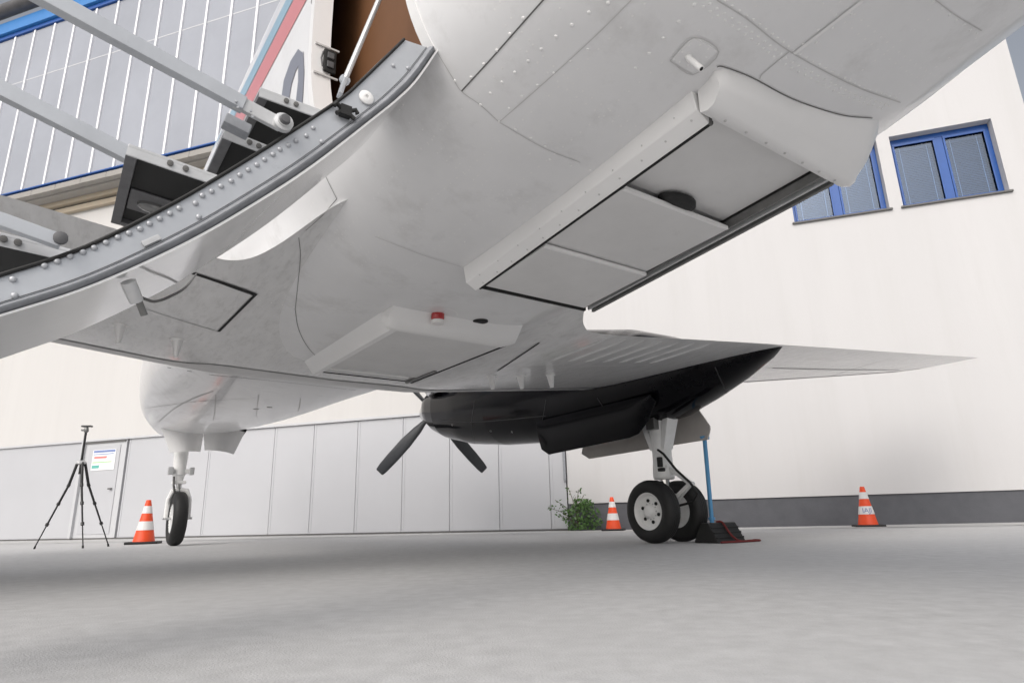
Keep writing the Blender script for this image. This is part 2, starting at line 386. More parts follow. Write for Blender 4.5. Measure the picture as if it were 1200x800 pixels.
# ---- wings
def wz(r): return 1.135 + .105*max(0, abs(r)-.65)
def section(r, sgn, le, te, th, tez, n=22):
    z = wz(r); P = []
    for k in range(n+1):                    # lower side from trailing edge to leading edge
        c = .5*(1+math.cos(math.pi*k/n)); t = th*(1.4845*math.sqrt(c)-.63*c-1.758*c*c+1.4215*c**3-.5180*c**4)*.9
        P.append(Vector((sgn*r, le+(te-le)*c, z+tez*c-t*.85)))
    for k in range(1, n):
        c = .5*(1-math.cos(math.pi*k/n)); t = th*(1.4845*math.sqrt(c)-.63*c-1.758*c*c+1.4215*c**3-.5180*c**4)*.9
        P.append(Vector((sgn*r, le+(te-le)*c, z+tez*c+t*1.5)))
    return P
RO = [(1.02,-4.25,-6.06,.12,-.02),(1.6,-4.25,-6.07,.118,-.02),(2.3,-4.25,-6.07,.114,-.02),(3.2,-4.26,-6.06,.108,-.02),(4.3,-4.55,-6.04,.095,-.02),(5.4,-4.86,-6.02,.08,-.02),(6.35,-5.13,-6.0,.06,-.015),(6.62,-5.3,-5.98,.035,-.01),(6.74,-5.55,-5.95,.012,0)]
RKS = {-1: np.array([(0,-4.23,-6.62,.13,.04),(.50,-4.24,-6.64,.126,.12),(.62,-4.25,-6.62,.122,.13),(.70,-4.25,-6.50,.12,.105),(.75,-4.25,-6.30,.12,.07),(.80,-4.25,-6.17,.12,.035),(.86,-4.25,-6.09,.12,.0),(.93,-4.25,-6.06,.12,-.018)]+RO),
       1: np.array([(0,-4.23,-6.5,.13,.05),(.50,-4.24,-6.42,.126,.08),(.62,-4.25,-6.27,.122,.05),(.70,-4.25,-6.16,.12,.008),(.80,-4.25,-6.09,.12,-.018)]+RO)}
def rsm(r, sgn):
    RK = RKS[sgn]; k = .03 if r < 1.3 else .0
    return tuple([r]+[float(np.mean([np.interp(r+d, RK[:, 0], RK[:, i]) for d in (-k, -k/2, 0, k/2, k)])) for i in range(1, 5)])
RR_ = [0, .15, .3, .4, .5, .54, .58, .62, .64, .66, .68, .7, .72, .74, .76, .78, .8, .82, .84, .86, .88, .9, .92, .94, .98, 1.02, 1.06, 1.1, 1.2, 1.6, 2.3, 3.2, 4.3, 5.4, 6.35, 6.62, 6.74]
wings = {}; boots = []
for sgn in (1, -1):
    RS = [rsm(r, sgn) for r in RR_]
    wo = MB().loft([section(r, sgn, le, te, th, tz) for r, le, te, th, tz in RS], True).build('wing', 'wing', ac, True, 0, 60)
    wings[sgn] = wo
    # leading-edge boot: a thin skin over the first part of the section
    bt = MB()
    rr = []
    for r, le, te, th, tz in RS:
        P = section(r, sgn, le, te, th, tz); k0 = 22
        seg = [P[i] for i in range(k0-5, k0+4)]
        zc = wz(r)
        rr.append([v+Vector((0, .004 if v.y > le-.12 else .0, -.004 if v.z < zc else .004)) for v in seg])
    boots.append(bt.loft(rr, False, False).build('de_ice_boot', 'boot', wo, True, 0, 60))
def bvh_of(*obs):
    vs, fs = [], []
    for o in obs:
        k = len(vs); vs += [v.co.copy() for v in o.data.vertices]; fs += [tuple(i+k for i in p.vertices) for p in o.data.polygons]
    return BVHTree.FromPolygons(vs, fs)
SK = bvh_of(fus, wings[1], wings[-1], *boots)
def hit(x, y, tree=None):
    h = (tree or SK).ray_cast(CL, rl(x, y).normalized())
    if h[0] is None: return None
    n = h[1]
    if n.dot(rl(x, y)) > 0: n = -n
    return h[0], n
def ribbon(mb, pts, width, lift=.0015, steps=6, tree=None):
    P = []
    E_ = [(2*pts[0][0]-pts[1][0], 2*pts[0][1]-pts[1][1])]+list(pts)+[(2*pts[-1][0]-pts[-2][0], 2*pts[-1][1]-pts[-2][1])]
    cr = lambda a, b_, c, d, t: .5*(2*b_+(c-a)*t+(2*a-5*b_+4*c-d)*t*t+(3*b_-a-3*c+d)*t**3)
    for i in range(1, len(E_)-2):
        for k in range(steps): P.append(tuple(cr(*[E_[i-1+q][ax] for q in range(4)], k/steps) for ax in (0, 1)))
    P.append(pts[-1]); H = [hit(*q, tree) for q in P]; H = [h for h in H if h]
    L = []
    for i, (c, n) in enumerate(H):
        d = H[min(i+1, len(H)-1)][0]-H[max(i-1, 0)][0]
        if d.length < 1e-6: d = Vector((0, 1, 0))
        s = d.normalized().cross(n).normalized()*width/2; c = c+n*lift; L.append((c+s, c-s))
    for a, b2 in zip(L[:-1], L[1:]):
        if (a[0]-b2[0]).length > .5: continue
        mb.add([a[0], a[1], b2[1], b2[0]], [(0, 1, 2, 3)])
def decal(left, right, name, m, parent, lift=.002, steps=8, tree=None):
    mb = MB(); A = []
    n = len(left)
    for i in range(n-1):
        for k in range(steps+(1 if i == n-2 else 0)):
            t = k/steps
            A.append([hit(left[i][0]+(left[i+1][0]-left[i][0])*t, left[i][1]+(left[i+1][1]-left[i][1])*t, tree), hit(right[i][0]+(right[i+1][0]-right[i][0])*t, right[i][1]+(right[i+1][1]-right[i][1])*t, tree)])
    for p, q in zip(A[:-1], A[1:]):
        if None in p or None in q: continue
        mb.add([h[0]+h[1]*lift for h in (p[0], p[1], q[1], q[0])], [(0, 1, 2, 3)])
    return mb.build(name, m, parent)
def rivets(mb, pts, gap, r=.0042, tree=None):     # domes along a pixel polyline, every gap metres
    P = []
    for (x0, y0), (x1, y1) in zip(pts[:-1], pts[1:]):
        for k in range(40): P.append((x0+(x1-x0)*k/40, y0+(y1-y0)*k/40))
    last = None
    for q in P:
        h = hit(*q, tree)
        if not h: continue
        c, n = h
        if last is not None and (c-last).length < gap: continue
        last = c; a = n.orthogonal().normalized(); b2 = n.cross(a)
        vs = [c+n*r*.55]
        for rr_, hh in ((.6, .42), (1, 0)):
            vs += [c+(a*math.cos(t*math.pi/3)+b2*math.sin(t*math.pi/3))*r*rr_+n*(r*hh) for t in range(6)]
        fs = [(0, 1+t, 1+(t+1) % 6) for t in range(6)] + [(1+t, 7+t, 7+(t+1) % 6, 1+(t+1) % 6) for t in range(6)]
        mb.add(vs, fs)

# ---- seams, gaps and rivets on the skin
def seamline(name, m, parent, pts, wd, lift=.0015, steps=6, tree=None):
    t = MB(); ribbon(t, pts, wd, lift, steps, tree); return t.build(name, m, parent)
seamline('skin_joint', 'seam', fus, [(541,107),(575,70),(605,36),(637,0),(660,-26)], .0035)
seamline('skin_lap', 'softseam', fus, [(513,62),(530,90),(541,107),(563,123),(585,143)], .0022)
seamline('skin_lap', 'softseam', fus, [(585,143),(637,173),(680,190)], .0022)
seamline('skin_lap', 'softseam', fus, [(585,143),(640,95),(700,40),(740,0)], .002)
seamline('skin_joint', 'seam', fus, [(376,193),(385,213),(395,233)], .0022)
seamline('skin_joint', 'seam', fus, [(395,233),(378,252),(358,270)], .0022)
seamline('skin_joint', 'seam', fus, [(350,278),(352,300),(349,335),(346,362)], .0022)
seamline('skin_joint', 'seam', fus, [(346,362),(350,385),(362,408),(385,430)], .0028)
seamline('skin_lap', 'softseam', fus, [(840,0),(875,22),(925,60),(1000,100),(1055,120)], .0028)
seamline('skin_lap', 'fair', fus, [(1010,0),(965,35),(930,62)], .010, .004)
seamline('skin_lap', 'softseam', fus, [(925,60),(895,85),(890,92)], .0028)
seamline('skin_lap', 'softseam', fus, [(1090,-5),(1120,18),(1150,36)], .0022)
seamline('skin_lap', 'softseam', fus, [(440,277),(500,300),(540,312)], .0022)
seamline('skin_lap', 'softseam', fus, [(253,462),(252,478),(250,492)], .008)
seamline('skin_lap', 'softseam', fus, [(303,462),(302,472),(300,488)], .006)
seamline('skin_lap', 'softseam', fus, [(352,466),(351,476),(349,482)], .008)
seamline('skin_lap', 'softseam', fus, [(170,478),(200,474),(232,470),(300,466)], .006)
seamline('skin_lap', 'softseam', fus, [(186,494),(205,478),(228,466),(250,458)], .010)
for q in ((300,479), (316,477)):
    h_ = hit(*q); MB().lathe([(.02, 0), (.02, .004), (.015, .005)], h_[0], h_[1], 12).build('drain_plug', 'softseam', fus)
rv = MB()
rivets(rv, [(533,95),(545,98),(580,62),(624,8)], .05, .0048)
rivets(rv, [(563,123),(580,103),(610,80),(646,47),(690,15),(720,0)], .045, .0048)
rivets(rv, [(585,143),(602,120),(650,85),(693,55)], .05, .0038)
rivets(rv, [(745,80),(782,40),(817,2)], .045, .0048)
rivets(rv, [(585,143),(600,150),(640,172)], .045, .0042)
for dx, dy in ((-8, 8), (0, 5), (9, -4)):
    rivets(rv, [(832+dx,0+dy),(875+dx,28+dy),(925+dx,66+dy),(1000+dx,106+dy),(1045+dx,120+dy)], .02, .0036)
rivets(rv, [(1000,0),(958,36),(935,58)], .04, .0038)
rivets(rv, [(1020,0),(975,34),(938,66)], .04, .0038)
rivets(rv, [(1085,-5),(1120,23),(1148,42)], .035, .0038)
rivets(rv, [(400,240),(470,300),(560,280),(600,230)], .16, .0038)
rivets(rv, [(620,180),(690,200),(720,190)], .06, .0038)
rivets(rv, [(305,352),(345,360)], .05, .0038)
o = rv.build('rivets', 'fair', fus); o['kind'] = 'stuff'
def dome(mb, c, n, r):
    a = n.orthogonal().normalized(); b2 = n.cross(a)
    mb.add([c+n*r*.5]+[c+(a*math.cos(t*math.pi/3)+b2*math.sin(t*math.pi/3))*r for t in range(6)], [(0, 1+t, 1+(t+1) % 6) for t in range(6)])
def drop(mb, x, y, r, tree):           # a flush rivet on the underside at x, y
    h = tree.ray_cast(Vector((x, y, .2)), Vector((0, 0, 1)))
    if h[0] is None: return
    n = h[1] if h[1].z < 0 else -h[1]
    dome(mb, h[0]-n*.0004, n, r)
rf2 = MB()
inh = lambda x, y: (-.24 < x < .48 and -7.78 < y < -6.48) or (-.29 < x < .46 and -6.05 < y < -4.8)
for y in (-6.35, -6.98, -7.40, -7.88, -8.15, -8.45):
    w_ = stat(y)[0]*.93; x = -w_
    while x < w_:
        if not inh(x, y): drop(rf2, x, y, .0036, FB); drop(rf2, x, y-.022, .0036, FB)
        x += .030
for xx in (-.62, -.50, -.36, .52, .62):
    y = -6.2
    while y > -8.9:
        if not inh(xx, y): drop(rf2, xx*(1-.10*max(0, -6.8-y)), y, .0036, FB)
        y -= .034
for xx in (-.27, -.08, .12, .32):
    y = -7.80
    while y > -8.9: drop(rf2, xx, y, .0036, FB); y -= .03
rf2.build('flush_rivets', 'fair', fus)['kind'] = 'stuff'

# flap cut lines on the wings
LW, RW = wings[-1], wings[1]
seamline('flap_gap', 'gap', LW, [(222,318),(258,330),(300,345)], .022, .003)
seamline('flap_gap', 'gap', LW, [(300,344),(280,364),(256,388)], .014, .003)
seamline('panel_line', 'seam', LW, [(256,388),(215,376),(150,355)], .004)
seamline('panel_line', 'seam', LW, [(20,402),(100,414),(248,439)], .005)
seamline('panel_line', 'seam', fus, [(248,439),(330,447),(463,462)], .005)
seamline('flap_gap', 'gap', RW, [(632,401),(610,416),(583,434)], .010, .003)
seamline('aileron_gap', 'gap', RW, [(905,431),(1000,433),(1110,433)], .016, .003)
seamline('panel_line', 'seam', RW, [(463,462),(560,459),(690,454),(750,451)], .006)
seamline('panel_line', 'seam', RW, [(463,462),(461,467),(456,469)], .006)
seamline('panel_line', 'seam', RW, [(960,445),(1000,432),(1045,419)], .008, .003)
seamline('panel_line', 'softseam', RW, [(585,431),(650,430),(760,427)], .006)
seamline('panel_line', 'softseam', RW, [(940,420),(1150,427)], .004)

WB = bvh_of(RW); wr = MB()
for y in (-4.62, -5.02, -5.40, -5.52, -5.95):
    x = .95
    while x < 6.2:
        if y < -4.3-.3*max(0, x-3.2): drop(wr, x, y, .0042, WB)
        x += .045
x = 1.0
while x < 6.3:
    y = -4.55-.29*max(0, x-3.2)
    while y > -6.0: drop(wr, x, y, .0042, WB); y -= .045
    x += .31
wr.build('rivets', 'softseam', RW)['kind'] = 'stuff'
for k in range(7):                       # pressed beads on the flap
    x = 1.02+.15*k; pts_ = []
    for q in range(9):
        y = -5.50-.50*q/8; h = WB.ray_cast(Vector((x, y, .2)), Vector((0, 0, 1)))
        if h[0] is not None: pts_.append(h[0]+Vector((0, 0, .002)))
    if len(pts_) > 2: MB().tube(pts_, [.004]+[.011]*(len(pts_)-2)+[.004], 8).build('flap_bead', 'wing', RW)

# small cone shaped fittings under the wings
def fin(px, py, s, wng):
    h = hit(px, py)
    if not h: return
    c, n = h; mb = MB()
    mb.lathe([(.034*s, .006), (.034*s, -.004), (.026*s, -.008)], c, (0, 0, 1), 14)
    rings = []
    for t in (0, .35, .7, .9, 1):
        rw = .026*s*(1-.62*t); rl_ = .030*s*(1-.45*t)
        rings.append([c+Vector((rw*math.cos(a), rl_*math.sin(a)-.012*s*t, -.006-.085*s*t)) for a in [k*math.pi/6 for k in range(12)]])
    mb.loft(rings).build('drain_mast', 'fair', wng)
fin(141, 381, 1.0, wings[-1]); fin(208, 398, 1.0, wings[-1])
for q in ((576, 440), (610, 440), (645, 439)): fin(*q, 1.0, wings[1])

# ---- belly hatches
def belly(x, y):
    h = FB.ray_cast(Vector((x, y, -1)), Vector((0, 0, 1))); return h[0].z if h[0] else 1.2
def prism_y(mb, f, y0, y1, n=8):          # f(y) -> quad points
    mb.loft([f(y0+(y1-y0)*k/n) for k in range(n+1)])
# aft hatch
HX0, HX1, HY0, HY1 = -.15, .395, -6.55, -7.60
hz = lambda y: 1.040 + (HY0-y)*.095
V = Vector
mb = MB(); prism_y(mb, lambda y: [V((HX0-.006, y, hz(y)-.002)), V((HX0, y, hz(y)+.02)), V((HX0, y, belly(HX0, y)+.03)), V((HX0-.062, y, belly(HX0-.062, y)+.004)), V((HX0-.05, y, hz(y)+.022))], HY0+.03, HY1+.02)
ah = mb.build('hatch_rail', 'fair', ac, True, .004)
hr = MB(); prism_y(hr, lambda y: [V((HX0+.002, y, hz(y)+.004)), V((HX0+.010, y, hz(y)+.004)), V((HX0+.010, y, hz(y)+.012)), V((HX0+.002, y, hz(y)+.012))], HY0+.02, HY1+.02)
hr.build('rail_seal', 'gap', ah)
# outboard track
for k, (dx, dz, wd, ht, mm) in enumerate(((0, 0, .012, .05, 'alu_dk'), (-.022, .006, .010, .03, 'alu_lt'), (-.044, .012, .010, .03, 'alu_dk'))):
    t_ = MB(); prism_y(t_, lambda y: [V((HX1+dx, y, hz(y)+dz)), V((HX1+dx+wd, y, hz(y)+dz)), V((HX1+dx+wd, y, hz(y)+dz+ht)), V((HX1+dx, y, hz(y)+dz+ht))], HY0, HY1+.01)
    t_.build('hatch_track', mm, ac, True, .002)
t_ = MB(); prism_y(t_, lambda y: [V((HX1+.013, y, hz(y)+.012)), V((HX1+.022, y, hz(y)+.02)), V((HX1+.06, y, belly(HX1+.06, y)+.012)), V((HX1+.013, y, belly(HX1+.013, y)+.02))], HY0, HY1+.01)
t_.build('hatch_side', 'seam', ac)
# sliding panels between the rails, each stepped above the next
for y0, y1, lift, bow in ((-6.56, -6.90, .006, .006), (-6.89, -7.26, .016, .010), (-7.25, -7.60, .046, .0)):
    t_ = MB(); rg = []
    for k in range(9):
        y = y0+(y1-y0)*k/8; row = []
        for i in range(9):
            x = HX0+.012+(HX1-.05-HX0-.012)*i/8; row.append(V((x, y, hz(y)+lift-bow*(k/8)+.0))) 
        rg.append(row+[q+V((0, 0, .006)) for q in row[::-1]])
    po = t_.loft(rg).build('hatch_panel', 'panel', ac, True, 0, 40)
    if lift < .04:
        t_ = MB(); y = y1-.004
        t_.beam((HX0+.014, y, hz(y)+lift-bow+.004), (HX1-.052, y, hz(y)+lift-bow+.004), .012, .014).build('panel_lip', 'fair', po, True, .003)
t_ = MB(); prism_y(t_, lambda y: [V((HX0+.004, y, hz(y)+.09)), V((HX1, y, hz(y)+.09)), V((HX1, y, hz(y)+.10)), V((HX0+.004, y, hz(y)+.10))], HY0, HY1)
t_.build('hatch_well', 'seam', ac)
t_ = MB(); c = V((.10, -7.265, hz(-7.265)+.040)); t_.loft([[c+V((.075*math.cos(a)*r, .040*math.sin(a)*r, d)) for a in [k*math.pi/12 for k in range(24)]] for r, d in ((1, .0), (.97, -.014), (.8, -.024), (.4, -.028))]).build('sensor_dome', 'rubber', ac)
# closing fairing at the aft end: its upper edge lies on the skin
def along(pl, t):
    L = [math.dist(p, q) for p, q in zip(pl[:-1], pl[1:])]; d = t*sum(L)
    for (p, q), l in zip(zip(pl[:-1], pl[1:]), L):
        if d <= l+1e-9: return (p[0]+(q[0]-p[0])*d/l, p[1]+(q[1]-p[1])*d/l)
        d -= l
    return pl[-1]
rg = []
te_px = [(836,84),(848,80),(880,92),(930,118),(985,136),(1031,141)]
for i in range(33):
    t = i/32; x = HX0-.05+(HX1+.10-HX0+.05)*t
    e1 = min(1, (1-t)/.10); rnd = math.sqrt(1-(1-e1)**2)
    zb = hz(HY1); yb = HY1+.012
    h = hit(*along(te_px, t), FB); T = h[0]; z_ = zb+(1-rnd)*.03
    a = V((x, yb, T.z+.03)); bq = V((x, yb, z_+.006))
    c1 = V((x, yb-.020+(1-rnd)*.012, z_)); d1 = V((x+(T.x-x)*.06, yb-.040+(1-rnd)*.026, z_+.006)); e_ = V((x+(T.x-x)*.12, yb-.052+(1-rnd)*.034, z_+.020))
    ed = max(0, 1-(1-t)/.16)
    mid_ = e_.lerp(T, .5)+V((.020*ed, -.010, -.005)); q1 = e_.lerp(T, .25)+V((.016*ed, -.008, -.005)); q2 = e_.lerp(T, .78)+V((.013*ed, -.006, -.003)); d1.x += .005*ed; e_.x += .010*ed
    rg.append([a, bq, c1, d1, e_, q1, mid_, q2, T+V((0, 0, .004))])
rf = MB().loft(rg).build('hatch_fairing', 'fair', ac, True, 0, 60)
t_ = MB()
for i in range(7):
    x = HX0+.02+i*.085; t_.lathe([(.004, 0), (.003, .002)], (x, HY1-.006, hz(HY1)-.001), (0, 0, -1), 8)
t_.build('screws', 'softseam', rf)['kind'] = 'stuff'
ribb = MB(); ribbon(ribb, [(840,78),(848,78),(880,90),(930,116),(985,134),(1022,138)], .003, .002, tree=FB); ribb.build('sealant_line', 'seam', rf)
t_ = MB(); prism_y(t_, lambda y: [V((HX0-.006, y, hz(HY1)-.0045)), V((HX0+.004, y, hz(HY1)-.0045)), V((HX0+.004, y, hz(HY1)+.02)), V((HX0-.006, y, hz(HY1)+.02))], HY1+.024, HY1+.018)
t_.build('butt_joint', 'seam', rf)
# front edge gap of the aft hatch
t_ = MB()
t_.beam((HX0+.0, HY0+.006, hz(HY0)+.012), (HX1-.03, HY0+.006, hz(HY0)+.012), .012, .02).build('hatch_gap', 'gap', ac)
sc = MB(); AHB = bvh_of(ah)
rivets(sc, [(566,331),(640,276),(720,214),(800,150),(824,130)], .085, .0035, AHB)
rivets(sc, [(562,322),(640,262),(720,198),(800,130)], .11, .003, AHB)
sc.build('screws', 'softseam', ah)['kind'] = 'stuff'
# front hatch
GX0, GX1, GY0, GY1, GZ = -.20, .415, -4.86, -5.95, 1.035
mb = MB(); prism_y(mb, lambda y: [V((GX0+.02, y, GZ)), V((GX0+.026, y, GZ+.06)), V((GX0-.065, y, belly(GX0-.065, y)+.006)), V((GX0-.008, y, GZ+.004))], GY0, GY1+.03)
fh = mb.build('hatch_rail', 'fair', ac, True, .003)
rg = []
for i in range(25):
    t = i/24; x = GX0-.055+(GX1+.02-GX0+.055)*t; bz = belly(x, GY1-.06)
    e = min(1, t/.09); rnd = math.sqrt(1-(1-e)**2); e2 = min(1, (1-t)/.08); sc = .35+.65*e2
    rg.append([V((x, GY1+.05, GZ+.07)), V((x, GY1+.045, GZ+(1-rnd)*.03+(1-sc)*.03)), V((x, GY1+.0, GZ-.001+(1-rnd)*.03+(1-sc)*.03)), V((x, GY1-.03, (GZ+bz)/2+.002)), V((x, GY1-.075-.05*(1-rnd)*0, bz+.006))])
MB().loft(rg).build('hatch_fairing', 'fair', ac, True, 0, 60)
MB().box(GX0+.02, GX1-.015, GY1+.04, GY0-.17, GZ+.012, GZ+.07).build('hatch_panel', 'panel', ac, True, .004)
MB().box(GX0+.02, GX1-.03, GY0-.165, GY0-.02, GZ+.022, GZ+.07).build('hatch_panel', 'panel', ac, True, .004)
MB().beam((GX0+.03, GY0-.168, GZ+.010), (GX1-.10, GY0-.168, GZ+.010), .02, .012).build('panel_lip', 'fair', ac, True, .003)
MB().box(GX1-.014, GX1-.004, GY1+.04, GY0-.02, GZ+.010, GZ+.07).build('hatch_gap', 'gap', ac)
MB().box(GX1-.003, GX1+.02, GY1+.02, GY0-.02, GZ+.014, GZ+.07).build('hatch_track', 'boot', ac, True, .003)
MB().box(GX1-.055, GX1-.035, GY0-.40, GY0-.03, GZ+.003, GZ+.02).build('hatch_track', 'alu_dk', ac, True, .003)
MB().box(GX0+.02, GX1-.03, GY0-.019, GY0-.009, GZ+.019, GZ+.07).build('hatch_gap', 'gap', ac)

# beacon, round port, vent pipe with its plate
c, n = hit(513, 368)
bc = MB().lathe([(.030, .0), (.030, -.022), (.027, -.03), (.012, -.034)], c+V((0, 0, .002)), (0, 0, 1), 20).build('beacon_light', 'red', ac)
MB().lathe([(.0295, -.030), (.027, -.045), (.01, -.05)], c, (0, 0, 1), 20).build('beacon_lens', 'conewhite', bc)
t_ = MB(); 
for k in range(20):
    a0, a1 = math.pi*(k/20)-.3, math.pi*((k+1)/20)-.3
    P = []
    for a, r in ((a0, .085), (a0, .091), (a1, .091), (a1, .085)):
        x, y = c.x+r*math.cos(a+math.pi), c.y+r*math.sin(a+math.pi); P.append(V((x, y, belly(x, y)-.0015)))
    t_.add(P, [(0, 1, 2, 3)])
t_.build('beacon_plate', 'fair', fus)
c, n = hit(563, 376)
MB().lathe([(.036, .004), (.036, -.004), (.030, -.006)], c, (0, 0, 1), 24).build('vent_port', 'gap', ac)
sq = [(785, 70), (813, 43), (842, 60), (812, 86)]
t_ = MB(); H = [hit(*q) for q in sq]; A = [h[0]+h[1]*.0035 for h in H]; B = [h[0]-h[1]*.002 for h in H]
pl = t_.hexa(A, B).build('access_plate', 'paint', ac, True, .002)
t_ = MB(); ribbon(t_, sq+[sq[0]], .003, .0045, 4); t_.build('plate_edge', 'softseam', pl)
rp = MB(); rivets(rp, [(790,70),(813,49),(836,61),(812,80),(790,70)], .022, .0028, bvh_of(pl)); rp.build('rivets', 'fair', pl)['kind'] = 'stuff'
c, n = hit(806, 66); q = atZ(822, 81, c.z-.05)
MB().tube([c+n*-.004, c+(q-c)*.12+n*.006, q], [.0085, .0078, .0068], 12).build('vent_pipe', 'fair', pl)
MB().tube([q-(q-c)*.02, q+(q-c)*.004], .0048, 10).build('pipe_mouth', 'gap', pl)

# ---- stripes and lettering on the fuselage side, nacelle side windows are above the frame
decal([(364,-8),(248,212)], [(349,-8),(238,212)], 'stripe', 'stripe_red', fus, .002, 24, FB)
decal([(348,-8),(237,212)], [(340,-8),(231,212)], 'stripe', 'stripe_blue', fus, .002, 24, FB)
decal([(329,125),(333,95),(341,72),(350,58),(355,62)], [(338,125),(342,100),(347,84),(350,78),(351,82)], 'letter', 'letter', fus, .002, 5, FB)
decal([(356,60),(357,85),(355,122)], [(350,79),(350,95),(347,122)], 'letter', 'letter', fus, .002, 5, FB)

# ---- cabin and cockpit windows (above the picture, seen from further off)
for sgn in (1, -1):
    for i in range(5):
        y = -2.75-.60*i
        t_ = MB(); rgs = []
        for rr_ in (1, .8):
            P = []
            for k in range(20):
                a = 2*math.pi*k/20; z = 2.12+.17*rr_*math.sin(a); yy = y+.15*rr_*math.cos(a)
                h = FB.ray_cast(Vector((sgn*3, yy, z)), Vector((-sgn, 0, 0))); P.append((h[0] if h[0] else Vector((sgn*.78, yy, z)))+V((sgn*.003, 0, 0)))
            rgs.append(P)
        t_.loft(rgs, False); t_.add(rgs[1], [tuple(range(20))]); t_.build('cabin_window', 'lens', fus)

# ---- tail
t_ = MB(); rg = []
for z, le, te, th in ((2.3, -8.9, -11.6, .12), (3.2, -10.2, -12.1, .10), (4.5, -11.4, -12.7, .07)):
    rg.append([V((th*math.sin(a)*.5, (le+te)/2+(le-te)/2*math.cos(a), z)) for a in [k*math.pi/10 for k in range(20)]])
t_.loft(rg).build('tail_fin', 'paint', ac)
rg = []
for x, le, te, th in ((-2.7, -12.3, -13.0, .05), (0, -11.5, -12.9, .11), (2.7, -12.3, -13.0, .05)):
    rg.append([V((x, (le+te)/2+(le-te)/2*math.cos(a), 4.52+th*math.sin(a)*.5)) for a in [k*math.pi/10 for k in range(20)]])
MB().loft(rg).build('tailplane', 'paint', ac)

# ---- nacelles and propellers
NR = 2.70
NST = np.array([(-1.02,.20,1.44,1.62,1.78),(-1.10,.25,1.36,1.62,1.84),(-1.25,.30,1.28,1.60,1.88),(-1.5,.335,1.185,1.58,1.92),(-2.0,.365,1.07,1.56,1.97),(-2.7,.375,.985,1.52,2.0),(-3.3,.375,.945,1.50,1.98),
  (-4.0,.37,.915,1.48,1.97),(-4.7,.345,.92,1.42,1.79),(-5.1,.315,.965,1.38,1.63),(-5.4,.27,1.06,1.34,1.47),(-5.7,.19,1.17,1.33,1.37),(-5.92,.10,1.27,1.33,1.345),(-6.02,.02,1.325,1.33,1.335)])[::-1]
def nring(y, cx):
    w_, zb, zm, zt = [np.interp(y, NST[:, 0], NST[:, k]) for k in range(1, 5)]; P = []
    for j in range(40):
        a = 2*math.pi*j/40; s, c = math.sin(a), math.cos(a); n = 2.25
        P.append(V((cx-w_*math.copysign(abs(s)**(2/n), s), y, zm-(zm-zb)*abs(c)**(2/n) if c > 0 else zm+(zt-zm)*abs(c)**(2/n))))
    return P
nys = [float(v) for v in np.unique(np.concatenate([NST[:, 0], np.arange(-5.9, -1.1, .2)]))]
def blade_mesh():
    rings = []
    for t, ch, th, tw in ((.10,.05,.05,50),(.2,.07,.045,44),(.35,.12,.03,34),(.6,.155,.02,24),(.85,.15,.013,18),(1.03,.135,.009,15),(1.10,.115,.006,15),(1.115,.09,.004,15)):
        a = R_(tw); u = V((math.cos(a), math.sin(a), 0)); n = V((-math.sin(a), math.cos(a), 0))
        rings.append([u*(ch*.5*math.cos(k*math.pi/6))+n*(th*.5*math.sin(k*math.pi/6))+V((0, 0, t)) for k in range(12)])
    return MB().loft(rings)
for sgn in (1, -1):
    cx = NR*sgn
    na = MB().loft([nring(y, cx) for y in nys]).build('engine_nacelle', 'black_paint', ac, True, 0, 60)
    # inlet mouth under the spinner
    MB().loft([[V((cx+.15*math.cos(a)*r, -1.015+d, 1.50+.05*math.sin(a)*r)) for a in [k*math.pi/10 for k in range(20)]] for r, d in ((1.15, 0), (1.0, .012), (.9, .0))]).build('air_inlet', 'alu_lt', na)
    if sgn == 1:
        NB = bvh_of(na)
        for pts_, wd_ in (([(556,470),(553,495),(556,519)], .010), ([(640,468),(636,490),(632,498)], .008), ([(515,492),(560,494),(640,487)], .008), ([(700,466),(712,485),(718,500)], .010), ([(838,430),(846,448),(852,462)], .010)):
            seamline('cowl_seam', 'cowlseam', na, pts_, wd_, .002, 8, NB)
        for q in ((575,505), (600,506), (530,498)):
            h_ = hit(*q, NB)
            if h_: MB().lathe([(.012, 0), (.011, .003), (.002, .004)], h_[0], h_[1], 10).build('cowl_latch', 'alu_dk', na)
    pr_c = V((cx+.04, -.90, 1.615))
    sp = MB().lathe([(.185, -.10), (.19, -.05), (.185, .0), (.16, .09), (.12, .18), (.06, .26), (.002, .29)], pr_c, (0, 1, 0), 28).build('propeller_spinner', 'chrome', ac)
    for k in range(4):
        bo = blade_mesh().build('propeller_blade', 'prop', sp)
        bo.matrix_local = Matrix.Translation(pr_c) @ Matrix.Rotation(R_(180+43+90*k), 4, 'Y')
    # exhaust stub
    for s2 in (-1, 1):
        MB().tube([(cx+s2*.30, -1.55, 1.72), (cx+s2*.42, -1.66, 1.74), (cx+s2*.47, -1.86, 1.75)], [.07, .075, .08], 14).build('exhaust_stack', 'chrome', na)

